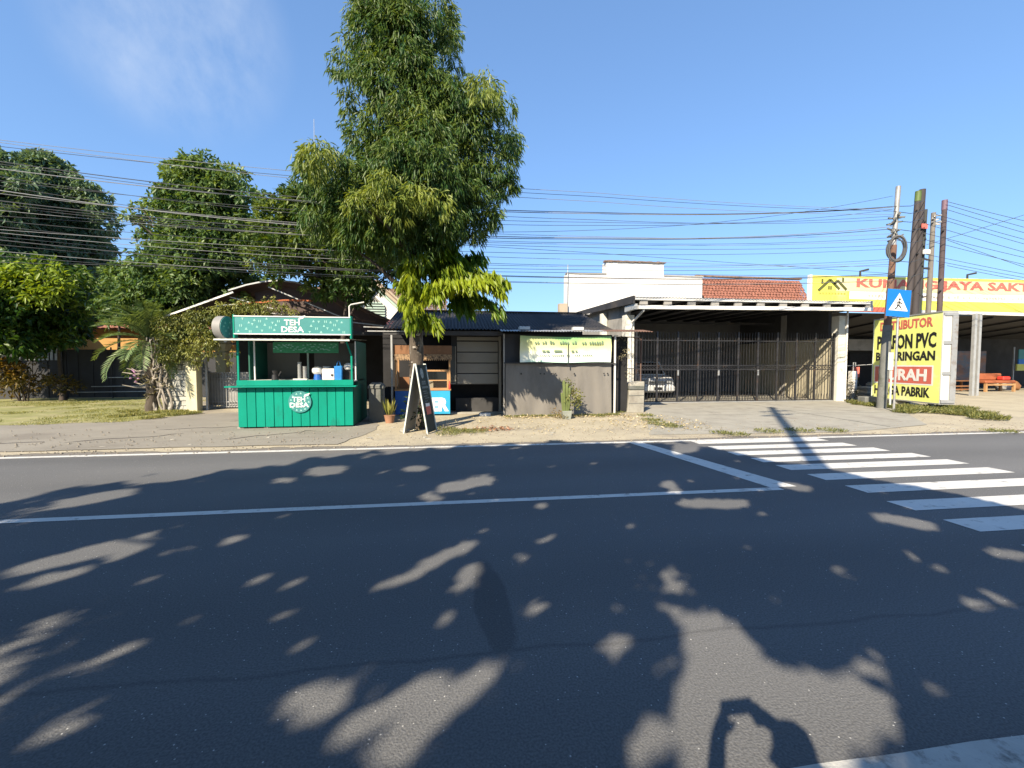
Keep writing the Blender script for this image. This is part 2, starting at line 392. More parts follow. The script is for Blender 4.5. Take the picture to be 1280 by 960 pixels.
    b = N('ShaderNodeBump'); b.inputs['Strength'].default_value = .5; b.inputs['Distance'].default_value = .012
    L(fn.outputs['Fac'], b.inputs['Height']); L(b.outputs[0], p.inputs['Normal'])
    return m
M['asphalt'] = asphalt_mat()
M['roadpaint'] = mat('road_paint', (.70, .70, .67), .7, .08, 3, .25, 70, stain=(.20, .20, .19), stain_amt=.30, stain_scale=6)
M['edgepaint'] = mat('worn_road_paint', (.52, .52, .49), .75, .15, 3, .25, 70, stain=(.14, .14, .13), stain_amt=.38, stain_scale=7)

G_DARK, G_MID, G_LIGHT = (.022, .055, .016), (.05, .10, .022), (.13, .17, .025)
M['leaf_tall'] = leafmat('tall_tree_leaves', (.045, .115, .03), (.27, .32, .05))
M['leaf_sprout'] = leafmat('fresh_yellow_leaves', (.05, .15, .02), (.34, .42, .03), .4)
M['leaf_round'] = leafmat('round_tree_leaves', (.055, .125, .04), (.26, .35, .09))
M['leaf_mango'] = leafmat('mango_leaves', (.035, .09, .018), (.20, .26, .04))
M['leaf_far'] = leafmat('far_tree_leaves', (.075, .145, .09), (.25, .35, .20), .3)
M['leaf_lime'] = leafmat('lime_leaves', (.03, .085, .015), (.27, .37, .035), .4)
M['leaf_bushd'] = leafmat('dark_bush_leaves', (.012, .03, .012), (.04, .075, .025), .2)
M['leaf_palm'] = leafmat('palm_leaves', (.09, .16, .06), (.26, .34, .14), .3)
M['leaf_vine'] = leafmat('vine_leaves', (.09, .13, .03), (.36, .37, .10), .3)
M['leaf_croton'] = leafmat('croton_leaves', (.05, .06, .015), (.30, .17, .02), .3)
M['leaf_grass'] = leafmat('grass_blades', (.11, .15, .035), (.44, .41, .15), .3)
M['leaf_weed'] = leafmat('weed_leaves', (.06, .10, .025), (.30, .29, .10), .3)
M['leaf_shade'] = leafmat('shade_tree_leaves', (.02, .05, .014), (.05, .09, .02), .12)
M['leaf_snake'] = leafmat('snake_plant_leaves', (.12, .16, .03), (.50, .46, .12), .2)
M['leaf_dry'] = leafmat('dry_stems', (.10, .09, .05), (.38, .34, .22), .2)

# ------------------------------------------------------------------ foliage engine
def nrm(a): return a / np.maximum(np.linalg.norm(a, axis=-1, keepdims=True), 1e-9)
def leaf_mesh(name, pos, d, side, L, Wd, tint, mat_, bend=.25):
    """one folded, bent leaf per row: base, two edges, tip"""
    n = len(pos)
    L = np.broadcast_to(np.asarray(L, float), (n,))[:, None]; Wd = np.broadcast_to(np.asarray(Wd, float), (n,))[:, None]
    d = nrm(d); side = nrm(side - d * (side * d).sum(1, keepdims=True)); nor = np.cross(d, side)
    mid = pos + d * L * .45 + nor * Wd * .28
    v = np.empty((n, 4, 3))
    v[:, 0] = pos; v[:, 1] = mid + side * Wd * .5; v[:, 2] = pos + d * L - np.array([0, 0, 1.0]) * L * bend * .5; v[:, 3] = mid - side * Wd * .5
    base = np.arange(n)[:, None] * 4
    f = np.concatenate([base + np.array([[0, 1, 2]]), base + np.array([[0, 2, 3]])], 1).reshape(-1)
    me = bpy.data.meshes.new(name)
    me.vertices.add(n * 4); me.vertices.foreach_set('co', v.reshape(-1))
    me.loops.add(n * 6); me.loops.foreach_set('vertex_index', f.astype(np.int32))
    me.polygons.add(n * 2); me.polygons.foreach_set('loop_start', np.arange(0, n * 6, 3, dtype=np.int32)); me.polygons.foreach_set('loop_total', np.full(n * 2, 3, np.int32))
    at_ = me.attributes.new('tint', 'FLOAT', 'POINT'); at_.data.foreach_set('value', np.repeat(np.clip(tint, 0, 1), 4).astype(np.float32))
    me.materials.append(mat_); me.update(); me.validate()
    return me

def tufts(rng, blobs, per_blob, leaves, droop, spread=.9, shell=(.55, 1.05), up_bias=.15, jit=.05):
    """blobs: (x,y,z,r,tint). returns pos, dir, side, tint per leaf"""
    P, D, T = [], [], []
    for (x, y, z, r, t) in blobs:
        k = max(4, int(per_blob * (r / .55) ** 2))
        u = nrm(rng.normal(size=(k, 3)) + np.array([0, 0, up_bias]))
        rr = r * rng.uniform(*shell, size=(k, 1))
        c = np.array([x, y, z]) + u * rr * np.array([1, 1, .85])
        tt = t + rng.normal(0, .12, k) + .10 * u[:, 2]
        P.append(np.repeat(c, leaves, 0)); D.append(np.repeat(u, leaves, 0)); T.append(np.repeat(tt, leaves))
    P = np.concatenate(P); D = np.concatenate(D); T = np.concatenate(T)
    n = len(P)
    d = nrm(D * .55 + nrm(rng.normal(size=(n, 3))) * spread + np.array([0, 0, -droop]))
    P = P + rng.normal(0, jit, (n, 3))
    side = rng.normal(size=(n, 3))
    return P, d, side, T + rng.normal(0, .08, n)

def outline_blobs(rng, prof, Y, n, r, depth=.85, tint=.2, yoff=0.0, rag=0):
    """fill a crown whose silhouette at plane Y runs prof = [(py, left, right)...] with leaf clumps"""
    out = []
    ys = [p[0] for p in prof]
    wts = np.array([max(p[2] - p[1], 5) for p in prof], float)
    tries = 0
    while len(out) < n and tries < n * 30:
        tries += 1
        py = rng.uniform(ys[0], ys[-1])
        l = np.interp(py, ys, [p[1] for p in prof]); q = np.interp(py, ys, [p[2] for p in prof])
        if rng.uniform() > (q - l) / wts.max(): continue
        a = at(l, py, Y); b = at(q, py, Y)
        hw = (b.x - a.x) / 2; rr = min(rng.uniform(.7, 1.25) * r, max(hw * .9, .15))
        th = rng.uniform(0, 2 * math.pi); rad = math.sqrt(rng.uniform(.12, 1))
        ex = max(hw - rr, 0); x = (a.x + b.x) / 2 + math.cos(th) * rad * ex
        y = Y + yoff + math.sin(th) * rad * max(hw * depth - rr, .05)
        s = y / Y                              # keep the silhouette when the clump is nearer or farther
        z = CAM_H + (a.z - CAM_H) * (1 + (s - 1) * .6)
        out.append((x, y, z, rr, tint + rng.normal(0, .07)))
    for k in range(rag):                       # ragged twigs breaking the outline
        py = rng.uniform(ys[0], ys[-1]); l = np.interp(py, ys, [p[1] for p in prof]); q = np.interp(py, ys, [p[2] for p in prof])
        px = (l if rng.uniform() < .5 else q) + rng.normal(-1, 3) * (1 if rng.uniform() < .5 else -1); yy = Y + yoff + rng.normal(0, .5)
        if rng.uniform() < .2: py = ys[0] + rng.normal(2, 3); px = rng.uniform(prof[0][1], prof[0][2])
        p = at(px, py, yy); out.append((p.x, p.y, p.z, r * rng.uniform(.3, .6), tint + .08 + rng.normal(0, .1)))
    return out

def limb(mb, p, q, r0, r1, rng, sag=.12, n=6, sides=7):
    p, q = Vector(p), Vector(q); L = (q - p).length; pts, rr = [], []
    off = Vector(rng.normal(0, sag, 3)) * L
    for i in range(n + 1):
        t = i / n
        w = math.sin(math.pi * t)
        pts.append(p.lerp(q, t) + off * w * .5 + Vector(rng.normal(0, .012, 3)) * L * (0 < i < n)); rr.append(r0 + (r1 - r0) * t ** .8)
    mb.tube(pts, rr, sides)
    return pts

def tree(name, label, base, blobs, trunk_top, r_base, leafm, bark, rng, per_blob, leaves, L, Wd, droop, limbs=14, cull=None, group=None, wig=.05, spread=.9, shell=(.55, 1.05), cat='tree'):
    t = thing(name, label, cat, base, group=group)
    base = Vector(base); top = Vector(trunk_top)
    tm = MB(); pts, rr = [], []
    for i in range(31):
        u = i / 30
        p = base.lerp(top, u) + Vector((math.sin(u * 5 + base.x) * wig, math.cos(u * 4) * wig, 0)) * min(1, u * 3)
        pts.append(p); rr.append(r_base * (1.35 - .35 * min(1, u * 6)) * (1 - .62 * u) * (1 + .07 * math.sin(i * 2.3)))
    tm.tube(pts, rr, 12)
    tm.build('trunk', bark, t)
    lm = MB(); order = list(blobs); rng.shuffle(order)
    done = 0
    for b in order:
        if done >= limbs: break
        if cull is not None and not cull(np.array([list(Vector(b[:3]).lerp(top * .75 + base * .25, q)) for q in np.linspace(0, 1, 24)]) + np.array([[0, 0, 0]])).all(): continue
        done += 1
        u = min(.97, max(.3, (b[2] - .8 - base.z) / max(.1, top.z - base.z))) if top.z > base.z else .9
        k = min(30, max(5, int(u * 30)))
        limb(lm, pts[k], (b[0], b[1], b[2]), max(.02, rr[k] * .55), .012, rng)
    if limbs: lm.build('limb', bark, t)
    P, d, s, T = tufts(rng, blobs, per_blob, leaves, droop, spread, shell)
    if cull is not None:
        keep = cull(P) & cull(P + d * L * .5) & cull(P + d * L) & cull(P + s / np.linalg.norm(s, axis=1, keepdims=True) * Wd * .4); P, d, s, T = P[keep], d[keep], s[keep], T[keep]
    n = len(P)
    me = leaf_mesh('crown', P, d, s, L * rng.uniform(.7, 1.2, n), Wd * rng.uniform(.75, 1.2, n), T, leafm, .3)
    link('crown', me, t)
    return t

# ------------------------------------------------------------------ lettering
def text(body, mat_, parent, x0, x1, z0, z1, y, name='lettering', depth=.006, bold=.018, local=False):
    """raised letters on a plane facing -Y, fitted to the given box"""
    cu = bpy.data.curves.new('txt', 'FONT'); cu.body = body; cu.size = 1; cu.offset = bold; cu.extrude = .5; cu.resolution_u = 2
    o = bpy.data.objects.new('txt', cu); COL.objects.link(o)
    dg = bpy.context.evaluated_depsgraph_get(); dg.update()
    me = bpy.data.meshes.new_from_object(o.evaluated_get(dg))
    bpy.data.objects.remove(o)
    n = len(me.vertices); c = np.empty(n * 3); me.vertices.foreach_get('co', c); c = c.reshape(-1, 3)
    lo, hi = c.min(0), c.max(0)
    c = (c - lo) / (hi - lo)
    v = np.stack([x0 + c[:, 0] * (x1 - x0), y - c[:, 2] * depth, z0 + c[:, 1] * (z1 - z0)], 1)
    me.vertices.foreach_set('co', v.reshape(-1)); me.update()
    me.materials.clear(); me.materials.append(mat_); me.name = name
    return link(name, me, parent, local)

def corrugated(x0, x1, ya, za, yb, zb, pitch=.09, amp=.018, thick=.004, rag=0, rng=None):
    """sheet whose ribs run from (ya,za) to (yb,zb)"""
    m = MB(); n = max(4, int((x1 - x0) / pitch * 4))
    nv = 3
    slope = math.hypot(yb - ya, zb - za); ny, nz_ = -(zb - za) / slope, (yb - ya) / slope
    def fn(off):
        def f(u, v):
            x = x0 + u * (x1 - x0)
            h = amp * math.sin(2 * math.pi * x / pitch) + off
            return (x, ya + (yb - ya) * v + ny * h, za + (zb - za) * v + nz_ * h)
        return f
    m.grid(fn(0), n, nv)
    m.sm = True
    return m

def tile_roof(x0, x1, ya, za, yb, zb, tw=.22, th=.24, rng=None, left=lambda v: 0, right=lambda v: 0):
    m = MB(); L = math.hypot(yb - ya, zb - za); rows = int(L / th)
    dy, dz = (yb - ya) / L, (zb - za) / L; ny, nz_ = -dz, dy
    for j in range(rows):
        v0 = j * th; off = (j % 2) * tw / 2
        a0 = x0 + left(j / rows); a1 = x1 - right(j / rows)
        k = int((a1 - a0) / tw)
        for i in range(k):
            a = a0 + i * tw + off * .5 + rng.uniform(-.008, .008); l = rng.uniform(.0, .02)
            vs = []
            for (u, w, h) in ((0, 0, .035), (.5, 0, .075), (1, 0, .035), (0, 1.12, .005), (.5, 1.12, .03), (1, 1.12, .005)):
                s_ = v0 + w * th; hh = h + l
                vs.append((a + u * tw * .96, ya + dy * s_ + ny * hh, za + dz * s_ + nz_ * hh))
            e = [(vs[q][0], vs[q][1] - ny * .03, vs[q][2] - nz_ * .03) for q in (0, 1, 2)]
            m.add(vs + e, [(0, 1, 4, 3), (1, 2, 5, 4), (6, 7, 1, 0), (7, 8, 2, 1)])
    return m

# ================================================================== THE GROUND
rng = np.random.default_rng(7); random.seed(7)
def structure(o): o['kind'] = 'structure'; return o
def sheet(name, pts, z, m):
    o = MB().add([(x, y, z) for x, y in pts], [tuple(range(len(pts)))]).build(name, m)
    return structure(o)
sheet('ground', [(-900, -600), (900, -600), (900, 1500), (-900, 1500)], -0.012, mat('far_earth', (.22, .21, .14), .95, .25, .05, stain=(.10, .13, .05), stain_amt=.5, stain_scale=.03))
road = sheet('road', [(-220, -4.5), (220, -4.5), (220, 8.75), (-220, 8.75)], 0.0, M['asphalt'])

def marking(name, x0, x1, y0, y1, m, z=.004, ragged=0):
    mb = MB(); n = max(1, int((x1 - x0) / .35)) if ragged else 1
    mb.grid(lambda u, v: (x0 + u * (x1 - x0), y0 + v * (y1 - y0) + (ragged * noise.noise(Vector((u * (x1 - x0) * 4, v * 9, y0))) if ragged else 0), z), n, 1)
    return mb.build(name, m, road)
marking('edge_line', -200, 200, 8.17, 8.31, M['roadpaint'], ragged=.012)
marking('edge_line', -200, 200, 1.33, 1.45, M['edgepaint'], ragged=.012)
marking('centre_line', -200, 4.05, 4.83, 4.945, M['roadpaint'], ragged=.006)
MB().add([(3.45, 8.17, .004), (3.72, 8.17, .004), (4.32, 4.95, .004), (3.95, 4.95, .004)], [(0, 1, 2, 3)]).build('stop_line', M['roadpaint'], road)
for y0, x0, x1 in ((7.86, 4.74, 7.55), (7.30, 4.76, 7.62), (6.78, 4.79, 7.75), (6.25, 4.86, 7.93), (5.73, 4.90, 7.97), (5.17, 4.94, 7.97), (4.58, 4.95, 7.96), (3.95, 4.85, 7.95), (3.36, 4.83, 7.93), (2.75, 4.82, 7.92)):
    marking('crossing_stripe', x0, x1, y0, y0 + .315, M['roadpaint'], ragged=.005)

# verge of earth and old paving beyond the road, uneven edge lapping onto the asphalt
def verge_edge(x): return 8.52 + .16 * noise.noise(Vector((x * .55, 3.1, 0))) + .09 * noise.noise(Vector((x * 2.3, 0, 5))) + .05 * noise.noise(Vector((x * 7, 0, 9)))
mb = MB()
xs = list(np.arange(-45, -14, .3)) + list(np.arange(-14, 20, .09)) + list(np.arange(20, 60.01, .3))
def vz(x, y):
    k = max(0, min(1, (y - verge_edge(x)) / 1.2))
    return .004 + .004 * k + 0.005 * k * (noise.noise(Vector((x * .8, y * .8, 1))) * .5 + .5) + .002 * k * noise.noise(Vector((x * 3, y * 3, 2)))
yl = [0, .12, .3, .55, .85, 1.2, 1.6, 2.1, 2.7, 3.4, 4.2, 5.1, 6.2, 7.5, 9.5, 13, 18, 30]
rows = [[(x, verge_edge(x) + d, vz(x, verge_edge(x) + d)) for x in xs] for d in yl]
mb.v = [p for r in rows for p in r]; nx = len(xs)
mb.f = [(j * nx + i, j * nx + i + 1, (j + 1) * nx + i + 1, (j + 1) * nx + i) for j in range(len(yl) - 1) for i in range(nx - 1)]
mb.sm = True
structure(mb.build('verge', M['earth'], fix=False))
def patch(name, poly, z, m, cells=34):
    """paved or grassed patch with a wandering outline"""
    cx = sum(p[0] for p in poly) / len(poly); cy = sum(p[1] for p in poly) / len(poly)
    ring = []
    for i, p in enumerate(poly):
        q = poly[(i + 1) % len(poly)]; k = max(2, int(math.hypot(q[0] - p[0], q[1] - p[1]) / .25))
        for j in range(k):
            x, y = p[0] + (q[0] - p[0]) * j / k, p[1] + (q[1] - p[1]) * j / k
            ring.append((x + .10 * noise.noise(Vector((x * 2, y * 2, 0))), y + .10 * noise.noise(Vector((x * 2, y * 2, 8))), z))
    return structure(MB().add(ring, [tuple(range(len(ring)))]).build(name, m))
patch('paved_apron', [(-30, 9.0), (-2.2, 8.75), (-1.7, 10.6), (-2.2, 13.4), (-5.4, 15.6), (-7.9, 14.4), (-9.2, 12.9), (-30, 12.0)], .0175, M['apron'])
patch('lawn', [(-40, 12.3), (-11.2, 12.5), (-8.7, 12.9), (-8.0, 14.2), (-9.3, 16.0), (-10.5, 19.5), (-13, 22.5), (-40, 22.5)], .021, M['lawn'])
drive = structure(MB().add([(4.25, 9.0, .012), (8.9, 8.75, .012), (11.9, 9.5, .022), (15.4, 13.3, .030), (15.9, 16.2, .032), (15.7, 22.4, .033), (7.0, 22.4, .033), (6.9, 15.0, .030)], [tuple(range(8))]).build('driveway', M['conc']))
for (a, b) in (((6.9, 12.2), (14.2, 12.1)), ((10.6, 9.3), (11.2, 16.0))):
    MB().bar((a[0], a[1], .020), (b[0], b[1], .027), .018, .012).build('joint', M['greyconc'], drive)
# cracks in the old paving
cm = MB()
for sx, sy, hd in ((-7.5, 9.6, .6), (-6.8, 11.2, .2), (-9.5, 10.2, .1), (-4.6, 9.5, .9), (-5.9, 12.6, .4), (-12, 10.4, .3)):
    pts = [Vector((sx, sy, .015))]
    for i in range(9):
        hd2 = hd + rng.normal(0, .5); pts.append(pts[-1] + Vector((math.cos(hd2), math.sin(hd2), 0)) * .22)
    cm.tube(pts, [.005] + [.011] * 8 + [.004], 4)
tag(cm.build('paving_crack', M['blackwall']), kind='stuff')

# loose stuff on the verge
def scatter_leaves(name, n, xr, yr, m, size, tint_rng=(.1, .9), z=.03, flat=.35, pred=None):
    x = rng.uniform(*xr, n); y = rng.uniform(*yr, n)
    k = np.array([pred is None or pred(a, b) for a, b in zip(x, y)]); x, y = x[k], y[k]; n = len(x)
    P = np.stack([x, y, np.full(n, z)], 1); d = nrm(np.stack([rng.normal(size=n), rng.normal(size=n), np.abs(rng.normal(0, flat, n))], 1))
    side = np.stack([rng.normal(size=n), rng.normal(size=n), rng.normal(0, .3, n)], 1)
    me = leaf_mesh(name, P, d, side, size * rng.uniform(.6, 1.3, n), size * .4 * rng.uniform(.6, 1.3, n), rng.uniform(*tint_rng, n), m, .1)
    return tag(link(name, me), kind='stuff')
def blob2(cx, cy, rx, ry): return lambda a, b: ((a - cx) / rx) ** 2 + ((b - cy) / ry) ** 2 < rng.uniform(.05, 1)
M['leaf_litter'] = leafmat('litter_leaves', (.16, .075, .05), (.42, .23, .13), .1)
M['leaf_litter2'] = leafmat('pale_litter_leaves', (.28, .22, .12), (.62, .53, .33), .1)
c = gnd(612, 538)
scatter_leaves('fallen_leaves', 420, (c.x - .9, c.x + .9), (c.y - .45, c.y + .45), M['leaf_litter'], .10, pred=blob2(c.x, c.y, .75, .35))
scatter_leaves('fallen_leaves', 800, (-1, 6.5), (9.3, 12.6), M['leaf_litter2'], .06)
c = gnd(820, 530)
scatter_leaves('fallen_leaves', 900, (c.x - 1.6, c.x + 1.6), (c.y - 1.5, c.y + 2.2), M['leaf_litter2'], .08, pred=blob2(c.x, c.y, 1.4, 1.7))
scatter_leaves('fallen_leaves', 500, (1.4, 5.2), (12.1, 12.7), M['leaf_litter2'], .09)
# pebbles and grit, one mass
pm = MB()
for i in range(1700):
    x = rng.uniform(-10, 15); y = verge_edge(x) + (abs(rng.normal(0, 1.6)) + .05 if i % 3 else rng.normal(0, .14))
    if y > 12.3: continue
    s_ = rng.uniform(.008, .028); a = rng.uniform(0, 6)
    z = vz(x, y) + (.02 if x < -2 and y > 9 else .0)
    pm.add([(x + s_ * math.cos(a + q * 1.6), y + s_ * math.sin(a + q * 1.6), z) for q in range(4)] + [(x, y, z + s_ * .9)], [(0, 1, 4), (1, 2, 4), (2, 3, 4), (3, 0, 4)])
tag(pm.build('gravel', mat('grit', (.25, .22, .175), .95, .4, 30)), kind='stuff')

rub = MB()
for i in range(46):
    x = rng.uniform(-9, 13); y = verge_edge(x) + rng.uniform(.1, 2.6); r_ = rng.uniform(.02, .055)
    if x > 4.6 and y > 8.9: continue
    rub.blob((x, y, .012), r_, 1, .6, i, (1.4, 1, .5))
tag(rub.build('rubble', M['conc']), kind='stuff')

def blades(name, n, spots, hmin, hmax, wd, m, lean=.35, z=.03):
    """spots: (x, y, r) tufts of upright blades"""
    sp = np.array(spots, float); w = sp[:, 2] ** 1.6; idx = rng.choice(len(sp), n, p=w / w.sum())
    a = rng.uniform(0, 2 * np.pi, n); r = sp[idx, 2] * np.sqrt(rng.uniform(0, 1, n))
    P = np.stack([sp[idx, 0] + r * np.cos(a), sp[idx, 1] + r * np.sin(a), np.full(n, z)], 1)
    d = nrm(np.stack([rng.normal(0, lean, n), rng.normal(0, lean, n), np.ones(n)], 1))
    side = np.stack([rng.normal(size=n), rng.normal(size=n), np.zeros(n)], 1)
    me = leaf_mesh(name, P, d, side, rng.uniform(hmin, hmax, n), wd, rng.uniform(.0, 1, n) ** .8, m, .5)
    return tag(link(name, me), kind='stuff')
lawn_spots = []
for i in range(420):
    x = rng.uniform(-24, -8.2); y = rng.uniform(12.7, 21)
    if x > -9.4 and y > 15: continue
    if noise.noise(Vector((x * .45, y * .9, 4))) > -.12: lawn_spots.append((x, y, rng.uniform(.15, .55)))
blades('grass', 26000, lawn_spots, .03, .075, .012, M['leaf_grass'])
blades('grass', 5000, [(*gnd(px, py)[:2], .28) for px, py in ((150, 522), (172, 520), (200, 517), (215, 520), (232, 519), (160, 516), (240, 518), (190, 524), (222, 516))], .04, .13, .014, M['leaf_grass'])
sg = [(*gnd(px, py)[:2], r) for px, py, r in ((1095, 509, .35), (1120, 511, .4), (1145, 512, .5), (1165, 514, .5), (1190, 518, .5), (1210, 520, .45), (1235, 525, .4), (1180, 512, .45), (1195, 513, .5), (1150, 516, .4), (1080, 507, .4), (1070, 505, .3), (1130, 517, .3), (1225, 520, .35))]
blades('weeds', 9000, sg, .05, .26, .018, M['leaf_weed'], .5)
blades('weeds', 1300, [(*gnd(px, py)[:2], .3) for px, py in ((568, 540), (580, 541), (595, 541), (560, 544), (555, 538))], .03, .09, .012, M['leaf_weed'], .6)
blades('weeds', 2200, [(*gnd(px, py)[:2], r) for px, py, r in ((765, 519, .2), (776, 517, .15), (750, 522, .15), (815, 527, .3), (826, 532, .35), (840, 535, .25), (808, 521, .25), (920, 545, .25), (960, 541, .3), (900, 543, .2), (1000, 540, .3), (1250, 541, .3), (1040, 540, .3))], .03, .12, .014, M['leaf_weed'], .6)
blades('weeds', 1500, [(x, 12.5 + rng.normal(0, .05), .12) for x in np.arange(1.6, 4.9, .25)], .03, .1, .014, M['leaf_weed'], .5)

# ================================================================== TREES
# --- tall street tree beside the kiosk: drooping lance-shaped leaves
prof = [(-75, 474, 500), (-40, 456, 520), (0, 442, 542), (40, 434, 560), (68, 424, 560), (100, 430, 584), (130, 438, 622), (165, 440, 634), (185, 398, 638), (215, 384, 638), (245, 386, 628), (268, 392, 616), (292, 396, 594), (310, 402, 582)]
TY = 10.8
b1 = outline_blobs(rng, prof, TY, 185, .48, .8, .20, rag=60)
for px, py, r in ((428, 78, .36), (440, 62, .4), (432, 95, .34), (560, 45, .33), (395, 200, .42), (388, 225, .42), (400, 235, .4), (630, 205, .4), (636, 180, .36), (628, 232, .38), (612, 130, .36), (625, 150, .36), (600, 110, .38), (490, 20, .4), (445, 8, .32), (535, 12, .34), (585, 285, .3), (500, 40, .4)):
    p = at(px, py, TY + rng.uniform(-.8, .3)); b1.append((p.x, p.y, p.z, r * .85, .32 + rng.normal(0, .12)))
for px, py in ((392, 205), (400, 190), (470, 245), (500, 262), (450, 258), (545, 255), (520, 245), (480, 230), (605, 110)):   # yellowing new growth on the side towards the road
    p = at(px, py, TY - 1.5); b1.append((p.x, p.y, p.z, .30, .72))
tall = tree('tall_tree', 'tall street tree with drooping lance shaped leaves behind the chalkboard sign', (-.78, 10.8, 0), b1, (-1.15, 10.85, 9.6), .185, M['leaf_tall'], M['bark'], rng, 76, 11, .165, .030, .95, limbs=26, spread=.62, shell=(.74, 1.12))
# knots and cut stubs on the trunk
for i in range(22):
    a = rng.uniform(math.pi, 2.1 * math.pi); z = rng.uniform(.4, 2.4); r_ = rng.uniform(.022, .05)
    MB().blob((-.80 + .178 * math.cos(a), 10.8 + .178 * math.sin(a), z), r_, 1, .5, i, (1.3, .9, .8)).build('knot', M['palebark'] if i % 3 == 0 else M['bark'], tall)
# low sprouts: shoots carrying rows of hanging yellow-green leaves, each shoot a part
def sprout(px0, py0, px1, py1, Y0, Y1, n, tint):
    a, b = at(px0, py0, Y0), at(px1, py1, Y1)
    P, D, S, T, L = [], [], [], [], []
    for i in range(int(n * 2.4)):
        u = rng.uniform(.12, 1.03)
        p = a.lerp(b, u) + Vector((0, 0, .12 * math.sin(u * math.pi)))
        dv = Vector((rng.normal(0, .28), rng.normal(0, .3), -1)) + (b - a).normalized() * .35
        P.append(p + Vector(rng.normal(0, .06, 3))); D.append(dv); S.append((b - a).cross(Vector((0, 0, 1))).normalized() * .3 + (b - a).normalized() + Vector(rng.normal(0, .4, 3))); T.append(tint + rng.normal(0, .16)); L.append(rng.uniform(.18, .36))
    me = leaf_mesh('leafy_shoot', np.array(P), np.array(D), np.array(S), np.array(L), np.array(L) * .26, np.array(T), M['leaf_sprout'], .1)
    link('leafy_shoot', me, tall)
tw = MB()
for px0, py0, px1, py1, Y0, Y1, n, tn in (
    (525, 395, 505, 372, 10.7, 10.2, 60, .8), (527, 385, 512, 385, 10.6, 10.0, 55, .95), (528, 380, 540, 362, 10.6, 10.0, 60, .75),
    (530, 372, 510, 345, 10.7, 10.1, 70, .85), (530, 370, 500, 352, 10.8, 10.4, 50, .6), (532, 365, 560, 355, 10.7, 9.9, 70, .8),
    (535, 368, 590, 352, 10.7, 9.8, 85, .85), (540, 365, 610, 350, 10.8, 9.9, 85, .8), (560, 358, 622, 344, 10.8, 9.9, 70, .7), (590, 352, 628, 364, 10.6, 9.9, 60, .8),
    (535, 350, 575, 335, 10.8, 10.2, 75, .45), (535, 345, 595, 335, 10.9, 10.6, 75, .3), (530, 345, 530, 318, 10.7, 10.1, 85, .62), (530, 340, 515, 325, 10.7, 10.2, 70, .7),
    (535, 340, 555, 312, 10.8, 10.3, 90, .4), (540, 345, 575, 320, 10.9, 10.5, 80, .3), (535, 335, 545, 300, 10.8, 10.4, 80, .35), (560, 345, 605, 345, 11.0, 10.9, 70, .2),
    (560, 370, 600, 372, 10.9, 10.6, 70, .2), (580, 372, 625, 385, 10.8, 10.3, 75, .35), (560, 380, 590, 388, 10.9, 10.7, 60, .15), (525, 398, 545, 400, 10.7, 10.4, 45, .5),
    (525, 400, 512, 402, 10.7, 10.4, 45, .6), (528, 404, 548, 408, 10.6, 10.35, 30, .75), (526, 392, 520, 398, 10.6, 10.2, 60, .4), (532, 355, 548, 372, 10.6, 9.9, 70, .55),
    (565, 335, 600, 320, 11.0, 10.8, 70, .15), (520, 355, 505, 335, 10.8, 10.5, 60, .5), (530, 330, 565, 305, 11.0, 10.8, 70, .2), (600, 350, 632, 352, 10.4, 10.0, 45, .55)):
    sprout(px0, py0, px1, py1, Y0, Y1, n, tn)
    a, b = at(px0, py0, Y0), at(px1, py1, Y1); tw.tube([a, a.lerp(b, .5) + Vector((0, 0, .12)), b], [.012, .009, .004], 5)
tw.build('twig', M['darkbark'], tall)
# leaves growing about the trunk's foot
bf = MB(); P, d, s_, T = tufts(rng, [(-.85, 10.45, .35, .3, .25), (-.7, 10.5, .15, .25, .2), (-.9, 10.55, .7, .25, .2)], 60, 5, .2)
tag(link('foliage', leaf_mesh('foliage', P, d, s_, .12, .05, T, M['leaf_bushd']), tall))

# --- round-crowned tree left of the kiosk, behind the canopy
prof = [(208, 228, 246), (218, 216, 292), (234, 206, 306), (256, 196, 322), (282, 192, 328), (305, 184, 334), (330, 164, 333), (350, 140, 330), (370, 134, 300), (392, 138, 270)]
b2 = outline_blobs(rng, prof, 17, 105, .70, .8, .25, rag=45)
for px, py, r in ((170, 268, .3), (165, 274, .25), (178, 262, .28), (292, 222, .45), (236, 214, .45), (270, 230, .5), (222, 224, .4)):
    p = at(px, py, 16.4); b2.append((p.x, p.y, p.z, r, .4))
p = at(238, 420, 17)
tree('round_tree', 'round crowned broadleaf tree rising behind the palm and the creeper', (p.x, 17, 0), b2, (p.x - .2, 17, 6.6), .2, M['leaf_round'], M['bark'], rng, 48, 7, .19, .085, .30, limbs=16, shell=(.72, 1.08))
# --- mango-like tree between the round tree and the tall tree
prof = [(240, 375, 430), (255, 335, 470), (275, 318, 500), (300, 310, 515), (325, 316, 515), (345, 335, 505), (358, 370, 480), (368, 395, 462)]
b3 = outline_blobs(rng, prof, 14.6, 95, .54, .75, .22, rag=40)
for px, py, r in ((335, 262, .4), (325, 290, .4), (345, 285, .45), (350, 310, .4), (330, 312, .35), (372, 258, .4)):
    p = at(px, py, 13.9); b3.append((p.x, p.y, p.z, r, .5))
p = at(425, 420, 14.6)
tree('spreading_tree', 'low spreading dark tree with gaps, between the round tree and the tall tree', (p.x, 14.6, 0), b3, (p.x + .25, 14.7, 4.4), .13, M['leaf_mango'], M['darkbark'], rng, 38, 7, .20, .07, .35, limbs=20)
